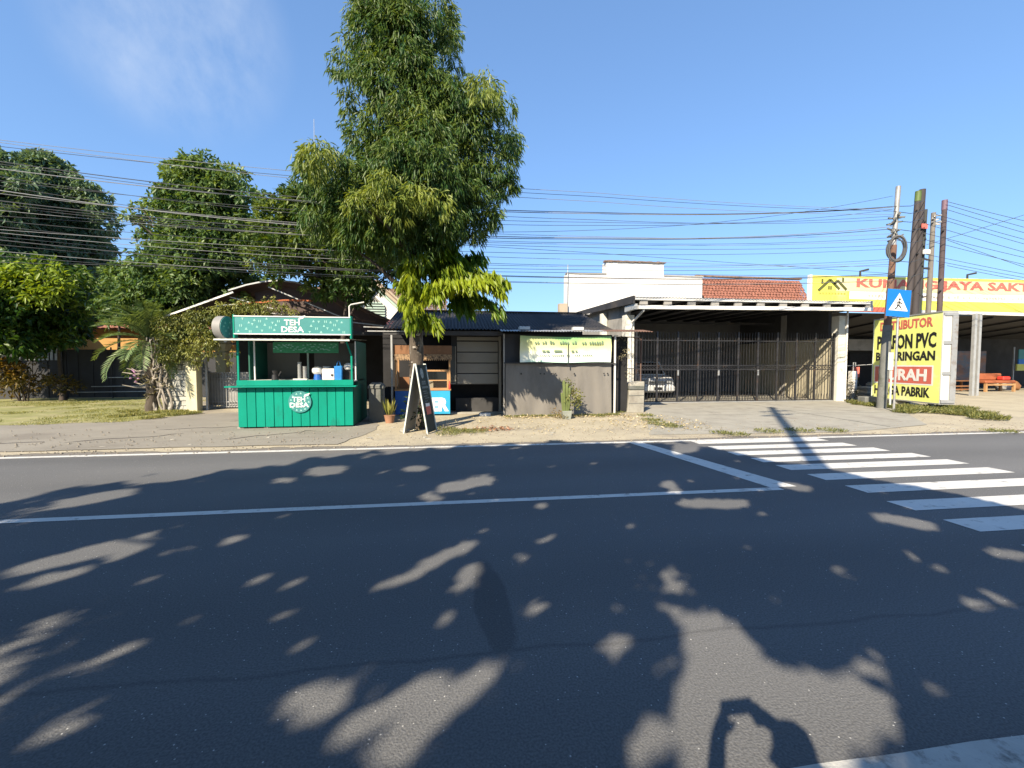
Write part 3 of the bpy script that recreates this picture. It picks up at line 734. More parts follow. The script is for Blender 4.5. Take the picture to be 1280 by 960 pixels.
# --- big dark trees far left
prof = [(204, 40, 64), (212, 30, 84), (226, 12, 100), (242, -10, 114), (270, -30, 120), (300, -40, 136), (325, -40, 130), (345, -40, 128), (365, -40, 120)]
b4 = outline_blobs(rng, prof, 28, 70, 1.15, .8, .25, rag=45)
tree('dark_tree', 'big dark green tree far back behind the lime coloured tree', (-22.5, 28, 0), b4, (-22.3, 28, 9.5), .32, M['leaf_far'], M['darkbark'], rng, 30, 7, .30, .13, .35, limbs=12, shell=(.75, 1.08))
prof = [(196, -40, -2), (206, -60, 14), (215, -80, 32), (250, -90, 20), (290, -90, 10), (330, -90, 10)]
b4 = outline_blobs(rng, prof, 25, 50, 1.1, .8, .2, rag=40)
tree('dark_tree', 'dark tree mostly cut off by the picture edge beside the other dark tree', (-25.5, 25, 0), b4, (-25.3, 25, 10), .3, M['leaf_far'], M['darkbark'], rng, 20, 7, .34, .14, .35, limbs=8)
# --- lime-tipped tree in front of the fence
prof = [(332, -30, 90), (345, -55, 96), (365, -80, 104), (385, -90, 110), (400, -90, 112), (415, -80, 105), (426, -60, 85)]
b5 = outline_blobs(rng, prof, 19.6, 85, .68, 1.0, .08, rag=30)
for px, py, r in ((15, 345, .42), (5, 360, .4), (30, 352, .4), (60, 340, .42), (72, 348, .4), (52, 355, .42), (78, 360, .36), (40, 368, .38), (12, 372, .4), (-15, 350, .45), (64, 366, .36), (28, 338, .3), (42, 378, .3)):
    p = at(px, py, 18.3); b5.append((p.x, p.y, p.z, r, .8))
tree('lime_tree', 'tree with bright lime young leaves over a dark lower crown by the fence', (-18.6, 19.8, 0), b5, (-18.4, 19.8, 4.2), .16, M['leaf_lime'], M['darkbark'], rng, 32, 6, .25, .10, .3, limbs=12)
prof = [(372, 40, 112), (390, 30, 120), (410, 30, 110), (425, 40, 90)]
b5 = outline_blobs(rng, prof, 20.8, 40, .6, .8, .3)
tree('dark_shrub_tree', 'dark leafy shrub under the lime coloured tree by the fence', (at(78, 480, 20.8).x, 20.8, 0), b5, (at(78, 480, 20.8).x, 20.8, 3.2), .1, M['leaf_bushd'], M['darkbark'], rng, 34, 6, .22, .1, .3, limbs=6)
# bare-ish greenery seen far behind between the left trees and the canopy
prof = [(352, 110, 175), (370, 105, 190), (390, 112, 195)]
b6 = outline_blobs(rng, prof, 24, 22, .7, .6, .3)
tree('small_back_tree', 'small green tree in front of the orange tiled roof', (at(150, 430, 24).x, 24, 0), b6, (at(150, 430, 24).x, 24, 4), .1, M['leaf_round'], M['darkbark'], rng, 20, 6, .26, .1, .3, limbs=5)

# --- date palm on the lawn: every frond a part
pb = at(189, 516, 15.5)
palm = thing('palm', 'small palm with arching grey green fronds on the lawn edge', 'palm', (pb.x, 15.5, 0))
tm = MB(); pts = []; rr = []
for i in range(14):
    u = i / 13; pts.append((pb.x + .05 * math.sin(u * 5), 15.5, u * 2.3)); rr.append((.17 - .05 * u) * (1.12 if i % 2 else .95))
tm.tube(pts, rr, 10); tm.build('trunk', M['bark'], palm)
for i in range(58):
    az = i * 2.399 + rng.uniform(-.2, .2); el = R(rng.uniform(30, 88)) if i > 10 else R(rng.uniform(-22, 12))
    Lf = rng.uniform(1.3, 1.8); hd = Vector((math.cos(az), math.sin(az), 0))
    P, D, S, T = [], [], [], []; path = []
    base = Vector((pb.x, 15.5, 2.27)); q = base.copy(); e = el
    for k in range(15):
        path.append(q.copy()); q = q + (hd * math.cos(e) + Vector((0, 0, math.sin(e)))) * Lf / 15; e -= R(4.2 + 2.2 * (k / 15))
    for k in range(2, 15):
        tg = (path[min(k + 1, 14)] - path[k - 1]).normalized(); sd = tg.cross(Vector((0, 0, 1))).normalized(); u_ = sd.cross(tg)
        for sgn in (-1, 1):
            for h in (0, .5):
                P.append(path[k] + tg * h * Lf / 15); D.append(tg * .75 + sd * sgn * .8 + u_ * .22 + Vector(rng.normal(0, .08, 3))); S.append(tg); T.append(.45 + rng.normal(0, .2))
    ln_ = np.array([.34 * math.sin(.35 + 2.5 * (j // 4) / 13) for j in range(len(P))])
    f = link('frond', leaf_mesh('frond', np.array(P), np.array(D), np.array(S), ln_, .036, np.array(T), M['leaf_palm'], .12), palm)
    link('rib', MB().tube(path, [.014] + [.009] * 13 + [.003], 4).mesh('rib', M['leaf_palm']), f)
# dead flower stalks and orchids tied to the trunk
dm = MB()
for i in range(16):
    az = rng.uniform(-3.4, .3); z = rng.uniform(.75, 1.5); l = rng.uniform(.4, .85)
    a = Vector((pb.x, 15.5, z)); hd = Vector((math.cos(az), math.sin(az) * .6, rng.uniform(-.1, .55)))
    dm.tube([a, a + hd * l * .5 + Vector((0, 0, -.05)), a + hd * l], [.028, .02, .008], 5)
dm.build('dead_stalk', M['palebark'], palm)
oc = at(183, 460, 15.2)
orch = thing('orchid', 'orchid with pink flowers tied to the palm trunk', 'orchid', (oc.x, oc.y, oc.z))
P, d, s_, T = tufts(rng, [(oc.x + .02, 15.25, 1.25, .28, .5), (oc.x + .25, 15.3, 1.0, .3, .5), (oc.x - .1, 15.2, 1.05, .22, .4), (oc.x + .1, 15.25, .6, .22, .3)], 26, 4, .1)
link('leaves', leaf_mesh('leaves', P, d, s_, .17, .05, T, M['leaf_dry']), orch)
for i in range(9):
    MB().blob((oc.x - .25 + rng.normal(0, .1), 15.15 + rng.normal(0, .05), 1.15 + rng.normal(0, .16)), .04, 1, .3, i).build('flower', M['orchid'], orch)

# --- croton bush before the fence
cb = gnd(62, 499); cb = Vector((-17.6, 20.6, 0))
bush = thing('croton_bush', 'croton bush with yellow and rust leaves in front of the fence', 'bush', cb)
P, d, s_, T = tufts(rng, [(cb.x + rng.normal(0, .7), 20.6 + rng.normal(0, .3), rng.uniform(.5, 1.75), .42, .15 + .5 * rng.uniform()) for i in range(18)], 34, 6, -.1)
link('leaves', leaf_mesh('leaves', P, d, s_, .2, .06, T, M['leaf_croton']), bush)
sm_ = MB()
for i in range(7):
    sm_.tube([(cb.x + rng.normal(0, .15), 20.6, 0), (cb.x + rng.normal(0, .7), 20.6 + rng.normal(0, .2), 1.4)], [.03, .012], 5)
sm_.build('stem', M['darkbark'], bush)

# --- the shade tree standing on the near side of the road, behind the viewer; its crown throws the dappled shade
LIT = []   # places on the road the sun reaches through gaps in that crown (surveyed as x0,y0,x1,y1,radius)
for s in ((80,630,165,615,5),(165,602,240,594,4),(30,710,180,675,9),(30,732,110,712,5),(135,700,175,685,4),(205,692,240,685,3),(285,676,302,671,4),(345,601,367,600,2.5),(390,590,427,587,5),(510,587,530,585,2.5),
          (555,610,610,600,6),(530,620,545,623,4),(320,726,335,721,5),(370,726,385,725,4),(345,772,367,767,6),(360,817,395,800,6),(472,732,525,717,7),(535,705,590,680,9),(572,735,595,710,10),(375,880,415,865,24),
          (430,910,490,885,15),(490,885,540,845,14),(470,955,525,910,22),(525,910,612,836,19),(35,930,120,890,9),(850,562,865,560,6),(675,632,682,631,5),(835,605,845,615,8),(855,628,930,630,8),(985,608,1008,610,7),(950,642,955,642,3),
          (1060,642,1090,647,5),(1105,646,1170,660,6),(1115,690,1140,697,6),(1235,688,1285,697,7),(1175,710,1178,712,5),(1230,738,1270,762,7),(1200,750,1235,760,6),(1175,758,1195,770,5),(705,692,706,693,7),(836,715,842,738,7),(675,755,677,757,8),
          (782,762,783,763,6),(762,812,785,800,13),(810,820,820,840,8),(740,845,742,845,6),(795,945,812,905,23),(640,690,660,700,4)): LIT.append(s)
LIT_POLY = [(850, 765), (905, 762), (938, 790), (945, 812), (1010, 842), (1050, 836), (1074, 846), (1072, 800), (1085, 798), (1128, 905), (1085, 945), (1010, 975), (955, 990), (860, 985), (850, 850), (860, 815)]
EDGE_X = [-9, -5.03, -4.41, -3.14, -1.34, 1.14, 2.0, 4.63, 5.06, 5.63, 5.9, 6.4]
EDGE_Y = [4.6, 5.59, 6.46, 6.97, 7.93, 8.35, 8.65, 8.07, 6.4, 5.53, 4.67, 2.2]
def shade_cull(P):
    t = P[:, 2] / -SD.z
    gx, gy = P[:, 0] + SD.x * t, P[:, 1] + SD.y * t
    def wob(a, b): return np.sin(a * 1.0 + 1.3 * np.sin(b * .9)) * np.sin(b * 1.1 + 1.7 * np.sin(a * .7 + 1))
    jig = .25 * np.sin(gx * 5.1) * np.sin(gx * 2.3 + 1) + .14 * np.sin(gx * 13) + .12 * wob(gx * 17, gy * 15)
    fine = .55 * wob(gx * 14, gy * 15 + 2) + .45 * wob(gx * 31 + 1, gy * 27)           # leafy raggedness of every gap
    keep = (gy < np.interp(gx, EDGE_X, EDGE_Y) + jig) & (gx < 6.3) & (gx > -9)
    # where would this spot of ground appear: seen only to decide where the crown has its gaps
    vx, vy, vz_ = gx, gy, -CAM_H
    cc = vx * _fw[0] + vy * _fw[1] + vz_ * _fw[2]
    front = cc > .3
    cs = np.where(front, cc, 1)
    px = 640 + F_PX * (vx * _rt[0] + vy * _rt[1]) / cs; py = 480 - F_PX * (vx * _up[0] + vy * _up[1] + vz_ * _up[2]) / cs
    lit = np.zeros(len(P), bool)
    for x0, y0, x1, y1, r in LIT:
        dx, dy = x1 - x0, y1 - y0; u = np.clip(((px - x0) * dx + (py - y0) * dy) / (dx * dx + dy * dy + 1e-6), 0, 1)
        yy = y0 + u * dy
        lit |= ((px - x0 - u * dx) / 1.25) ** 2 + ((py - yy) / .95) ** 2 < np.maximum(r * (.86 + .5 * fine) + (1.5 if r < 7 else 0), 0) ** 2
    ins = np.zeros(len(P), bool); q = LIT_POLY
    for i in range(len(q)):
        (xa, ya), (xb, yb) = q[i], q[i - 1]
        cond = ((ya > py) != (yb > py)) & (px < (xb - xa) * (py - ya) / ((yb - ya) if yb != ya else 1e-6) + xa)
        ins ^= cond
    ins &= fine > -.85
    specks = front & (wob(gx * 9 + 3, gy * 10) * wob(gx * 4.1, gy * 3.7 + 2) > .60)     # small stray dapples
    # nothing of it hangs into the view
    q2 = P - np.array([0, 0, CAM_H]); c2 = q2 @ np.array(_fw); u2 = q2 @ np.array(_up)
    return keep & ~(front & (lit | ins | specks)) & ~((c2 > 0) & (u2 < c2 * .93 + .1))
bs = []
while len(bs) < 520:
    gx, gy = rng.uniform(-8.6, 6.3), rng.uniform(-3.5, 8.5)
    if ((gx + .8) / 7.9) ** 2 + ((gy - 2.6) / 6.3) ** 2 > 1: continue
    zlo = max(3.3, (gy * .9 + 1.55) / 2.05 + 1.15)
    z = zlo + rng.uniform(0, 1.9); t = z / -SD.z
    bs.append((gx - SD.x * t, gy - SD.y * t, z, rng.uniform(.42, .75), .3))
tree('shade_tree', 'broad low shade tree on the near roadside behind the viewer', (-3.6, -4.4, -.01), bs, (-3.3, -3.9, 3.6), .26, M['leaf_shade'], M['bark'], rng, 92, 7, .19, .095, .25, limbs=9, cull=shade_cull, spread=1.0, shell=(.1, 1.0))
# utility pole on the near roadside (its shadow crosses the driveway)
tip = gnd(964, 510); t = 13.8 / -SD.z
pb2 = Vector((tip.x - SD.x * t, tip.y - SD.y * t, 0))
near = thing('utility_pole', 'concrete utility pole on the near roadside behind the viewer', 'utility pole', pb2)
MB().tube([pb2, pb2 + Vector((0, 0, 13.8))], [.15, .11], 12).build('pole', M['greyconc'], near)
mb = MB()
for z in (12.0, 12.8): mb.bar(pb2 + Vector((-.6, -.15, z)), pb2 + Vector((.6, .15, z)), .08, .1)
mb.build('cross_arm', M['steel'], near)

# ================================================================== GREEN KIOSK
X0, X1, YF, YB = -5.03, -2.40, 11.15, 12.85
kio = thing('drink_kiosk', 'bright green drinks kiosk with board front, serving window and long sign', 'kiosk', ((X0 + X1) / 2, 11.8, 0))
n = 13; w = (X1 - X0) / n
for i in range(n):
    a = X0 + i * w
    Box('plank', M['green'], kio, a + .006, a + w - .006, YF - .018 - .004 * (i % 2), YF + .01, .05, .985, .004)
Box('counter_frame', M['shadegreen'], kio, X0 + .01, X1 - .01, YF + .012, YB - .01, .07, .98)
Box('counter_band', M['green'], kio, X0 - .01, X1 + .01, YF - .03, YF + .06, 1.035, 1.165, .004)
Box('ledge', M['green'], kio, X0 - .22, X1 + .10, YF - .17, YF + .05, 1.0, 1.03, .004)
Box('countertop', M['white'], kio, X0, X1, YF + .062, YB - .35, 1.12, 1.15)
for px in (X0 + .03, X0 + .62, X1 - .5):
    Box('foot', M['conc'], kio, px - .07, px + .07, YF + .02, YF + .16, -.01, .05)
Box('side_wall', M['shadegreen'], kio, X1 - .04, X1 + .002, YF + .062, YB, .05, 1.0)
Box('side_wall', M['shadegreen'], kio, X1 - .04, X1, YF + .52, YB, 1.0, 2.13)
Box('side_wall', M['shadegreen'], kio, X0, X0 + .03, YF + .6, YB, 1.0, 2.13)
bw = mat('kiosk_inner_wall', (.17, .175, .165), .8, .12, 1.5)
Box('back_wall', bw, kio, X0 + .03, -4.17, YB - .04, YB, 1.0, 2.13)
Box('back_wall', bw, kio, -3.78, X1 - .04, YB - .04, YB, 1.0, 2.13)
Box('back_wall', bw, kio, -4.17, -3.78, YB - .04, YB, 1.95, 2.13)
Box('corner_post', M['green'], kio, X0 + .0, X0 + .04, YF + .0, YF + .04, 1.165, 2.12)
Box('corner_post', M['green'], kio, X1 - .05, X1 - .01, YF + .0, YF + .04, 1.165, 1.75)
MB().bar((X1 - .03, YF + .02, 1.75), (X1 - .14, YF - .05, 2.12), .03).build('brace', M['green'], kio)
for x in (X0 + .26, X1 - .0): Box('window_frame', M['white'], kio, x - .014, x + .014, YF + .30, YF + .33, 1.15, 2.12)
Box('inner_post', M['palegreen'], kio, -3.86, -3.82, YB - .40, YB - .36, 1.15, 2.12)
r = corrugated(X0 - .30, X1 + .02, YF - .38, 2.135, YB + .1, 2.23, .14, .005).build('awning_sheet', M['whitezinc'], kio)
Box('awning_edge', M['paleframe'], kio, X0 - .30, X1 + .02, YF - .40, YF - .375, 2.09, 2.125)
# long sign with its print
sx0, sx1 = -5.0, -2.42
sb = Box('sign_board', M['teal'], kio, sx0, sx1, YF - .14, YF + .02, 2.26, 2.665, .004)
for z in (2.245, 2.655): Box('sign_trim', M['print_white'], kio, sx0 - .01, sx1 + .01, YF - .155, YF - .02, z, z + .022)
for x in (sx0 - .03, sx1 + .002): Box('sign_end', M['green'], kio, x, x + .03, YF - .15, YF + .02, 2.16, 2.70)
def teh_desa(parent, cx, cz, s, y):
    text('TEH', M['print_white'], parent, cx - .20 * s, cx + .17 * s, cz + .015 * s, cz + .155 * s, y, bold=.02)
    text('DESA', M['print_white'], parent, cx - .27 * s, cx + .27 * s, cz - .16 * s, cz - .015 * s, y, bold=.025)
    MB().prism([(cx + .12 * s, cz + .15 * s), (cx + .19 * s, cz + .235 * s), (cx + .31 * s, cz + .27 * s), (cx + .26 * s, cz + .19 * s)], y - .006, y, 'y').build('leaf_mark', M['print_white'], parent)
teh_desa(sb, -3.72, 2.45, .94, YF - .141)
pm_ = MB()
for i in range(46):       # small printed marks strewn over the sign
    x = sx0 + .09 + (i + rng.uniform(-.35, .35)) / 46 * (sx1 - sx0 - .18); z = 2.30 + .32 * (((i * 2) % 5) / 4 * .8 + rng.uniform(0, .2))
    if abs(x + 3.70) < .31: continue
    k = i % 4; s_ = .028; y = YF - .144
    if k == 0: pm_.add([(x - s_, y, z - s_ * .8), (x + s_, y, z - s_ * .8), (x, y, z + s_)], [(0, 1, 2)])
    elif k == 1: pm_.box(x - s_, x - s_ * .4, y, y + .002, z - s_, z + s_); pm_.box(x + s_ * .4, x + s_, y, y + .002, z - s_, z + s_)
    elif k == 2: pm_.box(x - s_, x + s_, y, y + .002, z + s_ * .3, z + s_ * .8); pm_.box(x - s_ * .3, x + s_ * .3, y, y + .002, z - s_, z + s_ * .3)
    else: pm_.box(x - s_, x + s_, y, y + .002, z - s_, z - s_ * .4); pm_.add([(x - s_ * .8, y, z - s_ * .2), (x + s_ * .8, y, z - s_ * .2), (x, y, z + s_)], [(0, 1, 2)])
pm_.build('print_pattern', M['mint'], sb)['kind'] = 'stuff'
# round emblem on the front
def disc(cx, cz, r, y0, y1, n=32): return MB().prism([(cx + r * math.cos(2 * math.pi * i / n), cz + r * math.sin(2 * math.pi * i / n)) for i in range(n)], y0, y1, 'y')
em = disc(-3.625, .645, .262, YF - .055, YF - .03).build('round_emblem', M['teal'], kio)
teh_desa(em, -3.635, .64, .80, YF - .056)
dm = MB()
for i in range(13):
    a = i * 2 * math.pi / 13; x, z = -3.625 + .205 * math.cos(a), .645 + .205 * math.sin(a)
    dm.add([(x - .026, YF - .058, z - .02), (x + .026, YF - .058, z - .02), (x, YF - .058, z + .026)], [(0, 1, 2)])
dm.build('print_pattern', M['mint'], em)['kind'] = 'stuff'
# banner hanging inside, at the back of the window
bn = Box('inner_banner', mat('kiosk_banner_print', (.03, .26, .12), .55, .25, 9), kio, -4.43, -2.86, YF + .55, YF + .56, 1.83, 2.10)
nm = MB()
for i in range(58):
    x = -4.40 + 1.5 * (i + rng.uniform(-.4, .4)) / 58; z = 1.86 + .2 * rng.uniform(); nm.box(x - .022, x + .022, YF + .545, YF + .549, z - .008, z + .008)
nm.build('print_pattern', M['mint'], bn)['kind'] = 'stuff'
# white bent pipe above the sign's end
MB().tube([(-2.47, YF + .05, 2.3), (-2.47, YF + .05, 2.96), (-2.43, YF + .06, 3.0), (-2.13, YF + .1, 3.07)], .017, 6).build('pipe', M['white'], kio)
# drum-shaped light box at the sign's other end
drum = thing('drum_sign', 'round drum shaped light box at the far end of the kiosk sign', 'light box', (-5.16, 11.0, 2.13))
ax = Vector((.98, -.2, 0)); c0 = Vector((-5.22, 11.06, 2.40))
MB().tube([c0 - ax * .13, c0 + ax * .06], .265, 28).build('case', mat('drum_grey', (.26, .26, .25), .6), drum)
MB().tube([c0 + ax * .061, c0 + ax * .075], .25, 28).build('face', M['teal'], drum)
mb = MB(); sv = Vector((.2, .98, 0))
for k, (u, v) in enumerate(((-.1, .1), (.05, .12), (0, 0), (.1, -.03), (-.08, -.08), (.03, -.14), (-.14, .02))):
    p = c0 + ax * .0775 + sv * u + Vector((0, 0, v)); mb.add([p - sv * .03 - Vector((0, 0, .02)), p + sv * .03 - Vector((0, 0, .02)), p + Vector((0, 0, .03))], [(0, 1, 2)])
mb.build('print_pattern', M['mint'], drum)['kind'] = 'stuff'
MB().bar(c0 + Vector((0, 0, -.27)), c0 + Vector((0, 0, -.34)), .05).build('stem', M['steel'], drum)
# things on the kiosk's counter
ctz = 1.15
bag = thing('carrier_bag', 'blue carrier bag hanging in the kiosk window', 'bag', (-2.78, 11.35, ctz))
MB().prism([(-2.87, ctz + .002), (-2.70, ctz + .002), (-2.69, ctz + .36), (-2.88, ctz + .35)], 11.30, 11.40, 'y').build('bag', M['bluebag'], bag, bevel=.01)
MB().tube([(-2.83, 11.35, ctz + .35), (-2.80, 11.35, ctz + .47), (-2.76, 11.35, ctz + .47), (-2.73, 11.35, ctz + .35)], .008, 5).build('handle', M['bluebag'], bag)
bowl = thing('sealing_machine', 'grey white cup sealing machine on the kiosk counter', 'machine', (-3.05, 11.6, ctz))
Box('body', M['white'], bowl, -3.22, -2.92, 11.5, 11.75, ctz, ctz + .29, .02)
MB().tube([(-3.12, 11.6, ctz + .295), (-3.12, 11.6, ctz + .34)], .10, 16).build('lid', M['zinc'], bowl)
Box('knob', M['print_black'], bowl, -3.0, -2.96, 11.48, 11.50, ctz + .1, ctz + .15)
jar = thing('drinks_dispenser', 'white rounded drinks jar with a blue base on the counter', 'dispenser', (-3.33, 11.6, ctz))
MB().tube([(-3.35, 11.6, ctz + .15), (-3.35, 11.6, ctz + .2), (-3.35, 11.6, ctz + .29), (-3.35, 11.6, ctz + .33)], [.09, .13, .13, .07], 16).build('jar', M['white'], jar)
MB().tube([(-3.35, 11.6, ctz), (-3.35, 11.6, ctz + .149)], [.1, .08], 14).build('base', M['deepblue'], jar)
helm = thing('helmet', 'pale rounded helmet on the shelf beside the blue bag', 'helmet', (-2.58, 11.6, ctz))
mb = MB(); mb.blob((-2.60, 11.6, ctz + .33), .12, 2, .05, 3, (1, 1, .85)); mb.build('shell', M['white'], helm)
Box('box', M['print_black'], helm, -2.74, -2.46, 11.5, 11.75, ctz, ctz + .22, .01)
stk = thing('cup_tower', 'stack of clear plastic cups on the counter by the inner post', 'cups', (-3.70, 11.45, ctz))
for k in range(2):
    mb = MB(); z0 = ctz
    pts = []; rr = []
    for j in range(13): pts += [(-3.72 + .12 * k, 11.42, z0 + j * .035), (-3.72 + .12 * k, 11.42, z0 + j * .035 + .03)]; rr += [.038, .048]
    mb.tube(pts[:-6 * k or None], rr[:-6 * k or None], 10); mb.build('cup_stack', M['zinc'], stk)
Box('tray', M['paleframe'], stk, -3.84, -3.52, 11.3, 11.4, ctz, ctz + .045)
cl = thing('black_grinder', 'small black grinder on the kiosk counter near the doorway', 'grinder', (-4.3, 11.5, ctz))
MB().tube([(-4.32, 11.5, ctz), (-4.32, 11.5, ctz + .14), (-4.32, 11.5, ctz + .15), (-4.32, 11.5, ctz + .24)], [.08, .07, .04, .07], 12).build('body', M['print_black'], cl)
MB().bar((-4.25, 11.5, ctz + .1), (-4.18, 11.5, ctz + .22), .02).build('handle', M['print_black'], cl)

# short pillar with domed cap
gp = thing('gate_pillar', 'short grey green pillar with a domed cap beside the kiosk', 'pillar', (-2.02, 12.0, 0))
Box('shaft', M['greyconc'], gp, -2.19, -1.83, 12.0, 12.36, -.02, .90, .01)
Box('collar', M['greyconc'], gp, -2.215, -1.805, 11.975, 12.385, .90, .955, .008)
MB().add([(-2.23, 11.96, .955), (-1.79, 11.96, .955), (-1.79, 12.4, .955), (-2.23, 12.4, .955), (-2.13, 12.06, 1.06), (-1.89, 12.06, 1.06), (-1.89, 12.3, 1.06), (-2.13, 12.3, 1.06)], [(0, 3, 2, 1), (4, 5, 6, 7), (0, 1, 5, 4), (1, 2, 6, 5), (2, 3, 7, 6), (3, 0, 4, 7)]).build('cap', M['greyconc'], gp, bevel=.02)
# potted snake plant
pp = gnd(487, 529)
pot = thing('potted_plant', 'yellow edged snake plant in a clay pot beside the grey pillar', 'potted plant', pp)
MB().tube([pp + Vector((0, 0, 0)), pp + Vector((0, 0, .18)), pp + Vector((0, 0, .21)), pp + Vector((0, 0, .21))], [.10, .135, .15, .12], 16).build('pot', M['terra'], pot)
for i in range(22):
    a = rng.uniform(0, 6.28); ln = rng.uniform(.3, .52); ld = rng.uniform(.1, .5)
    P = np.array([[pp.x + .06 * math.cos(a), pp.y + .06 * math.sin(a), .2]]); D = np.array([[ld * math.cos(a), ld * math.sin(a), 1]])
    link('leaf', leaf_mesh('leaf', P, D, np.array([[math.sin(a), -math.cos(a), .2]]), ln, .055, np.array([rng.uniform(.2, 1)]), M['leaf_snake'], .05), pot)

# ================================================================== A-BOARD
ab = thing('chalkboard_sign', 'folding black chalkboard sign with pale frame standing before the tall tree', 'sign', (-.80, 9.84, 0), R(-20))
# local: hinge along +y, legs spread along x
H_, W_, S_ = 1.56, .50, .27
def leaf_panel(sgn, m, nm):
    mb = MB(); t = .012
    def q(u, v, o): # u 0..1 depth, v 0..1 height
        x = sgn * S_ * (1 - v) + sgn * .012; return (x + sgn * o, u * W_, v * H_)
    vs = [q(0, .02, 0), q(1, .02, 0), q(1, .985, 0), q(0, .985, 0), q(0, .02, -t), q(1, .02, -t), q(1, .985, -t), q(0, .985, -t)]
    mb.add(vs, [(0, 3, 2, 1), (4, 5, 6, 7), (0, 1, 5, 4), (1, 2, 6, 5), (2, 3, 7, 6), (3, 0, 4, 7)])
    return mb.build(nm, m, ab, local=True), q
brd, qf = leaf_panel(1, M['chalk'], 'board')
bk, qb = leaf_panel(-1, M['boardback'], 'back_board')
for sg, q in ((1, qf), (-1, qb)):
    for u in (-.02, 1.02):
        MB().bar(q(u, 0, .002), q(u, 1.0, .002), .030, .026).build('leg', M['paleframe'], ab, local=True)
    MB().bar(q(0, .975, .004), q(1, .975, .004), .03).build('rail', M['paleframe'] if sg < 0 else M['chalk'], ab, local=True)
mk = MB()
def strip(u0, u1, v0, v1, m_=None):
    (m_ or mk).add([qf(u0, v0, .004), qf(u1, v0, .004), qf(u1, v1, .004), qf(u0, v1, .004)], [(0, 1, 2, 3)])
mk.add([qf(.46 + .17 * math.cos(t), .86 + .075 * math.sin(t), .004) for t in np.linspace(0, 6.28, 20)[:-1]], [tuple(range(19))])
mk.build('oval_emblem', M['chalkmark'], brd)
mk = MB()
for u in (.28, .36, .46, .56, .66): strip(u, u + .035, .695, .745)
strip(.30, .46, .742, .75); strip(.5, .72, .742, .75)
for u in np.arange(.22, .82, .085): strip(u, u + .05, .645, .675)
for v, a, b in ((.60, .25, .7), (.57, .3, .8), (.53, .25, .66), (.50, .4, .84), (.46, .3, .6), (.43, .25, .5)): strip(a, b, v, v + .006)
mk.build('chalk_writing', M['chalkmark'], brd)
mk = MB(); strip(.28, .78, .27, .385, mk); mk.build('cup_picture', M['print_red2'], brd)
mk = MB(); strip(.3, .74, .385, .43, mk); mk.build('cup_lid_picture', M['print_white'], brd)
rk = thing('rock', 'rough pale stone under the chalkboard sign by the outer leg', 'stone', gnd(505, 541))
c = gnd(506, 541); MB().blob((c.x, c.y, .05), .09, 2, .4, 2, (1.3, 1, .7)).build('stone', M['conc'], rk)

# ================================================================== FOOD CART
fc = thing('food_cart', 'wooden food cart with carved fascia and blue front panel under the shop eave', 'food cart', (-.85, 13.5, 0))
x0, x1, yf, yb = -1.66, -.06, 13.25, 13.95
Box('front_panel', M['deepblue'], fc, x0, -.86, yf - .012, yf, .06, .76)
fp = Box('front_panel', M['cyan'], fc, -.86, x1, yf - .014, yf, .06, .76)
text('ER', M['print_white'], fp, -.62, -.10, .14, .55, yf - .015, bold=.06)
Box('body', M['wood'], fc, x0 + .01, x1 - .01, yf + .002, yb, .12, .76)
Box('worktop', M['lightwood'], fc, x0 - .02, x1 + .03, yf - .03, yb + .02, .762, .80, .005)
for x in (x0 + .02, x1 - .01): 
    for y in (yf + .02, yb - .03): Box('post', M['lightwood'], fc, x - .025, x + .025, y - .025, y + .025, .80, 1.80)
Box('roof_box', M['wood'], fc, x0 - .03, x1 + .06, yf - .04, yb + .03, 1.84, 2.10, .006)
mb = MB()
for i in range(28):
    a = x0 - .03 + i * (x1 - x0 + .09) / 28; w_ = (x1 - x0 + .09) / 28
    mb.prism([(a, 1.84), (a, 1.70), (a + w_ * .25, 1.67), (a + w_ * .5, 1.645), (a + w_ * .75, 1.67), (a + w_, 1.70), (a + w_, 1.84)], yf - .055, yf - .041, 'y')
mb.build('carved_fascia', M['carved'], fc)
# glazed cabinet on the worktop
cx0, cx1 = -.80, -.10
for (a, b, z0, z1) in ((cx0, cx0 + .05, .80, 1.38), (cx1 - .05, cx1, .80, 1.38), (cx0 + .05, cx1 - .05, 1.33, 1.38), (cx0 + .05, cx1 - .05, 1.05, 1.08), (cx0 + .05, cx1 - .05, .80, .84)):
    Box('cabinet_frame', M['lightwood'], fc, a, b, yf + .01, yf + .05, z0, z1)
Box('cabinet_back', mat('cabinet_back', (.30, .27, .2), .7), fc, cx0, cx1, yf + .38, yf + .40, .80, 1.38)
Box('cabinet_pane', M['glassdark'], fc, cx0 + .05, cx1 - .05, yf + .026, yf + .03, 1.08, 1.33)
Box('back_panel', M['wood'], fc, x0 + .05, -.85, yb - .05, yb - .03, .80, 1.15)
for y in (yf + .1,):
    for x in (x0 + .25, x1 - .25):
        MB().tube([(x - .03, y + .2, .13), (x + .03, y + .2, .13)], .13, 16).build('wheel', M['rubber'], fc)
rb = thing('red_box', 'small red box lying on the cart worktop beside the cabinet', 'box', (-.80, 13.22, .80))
Box('box', M['print_red'], rb, -.95, -.70, 13.24, 13.31, .802, .875, .006)
rb2 = thing('red_bottle', 'small red sauce bottle by the end post of the food cart', 'bottle', (-.06, 13.2, .80))
MB().tube([(-.075, 13.24, .802), (-.075, 13.24, .95), (-.075, 13.24, .99), (-.075, 13.24, 1.04)], [.035, .035, .014, .012], 10).build('bottle', M['print_red'], rb2)

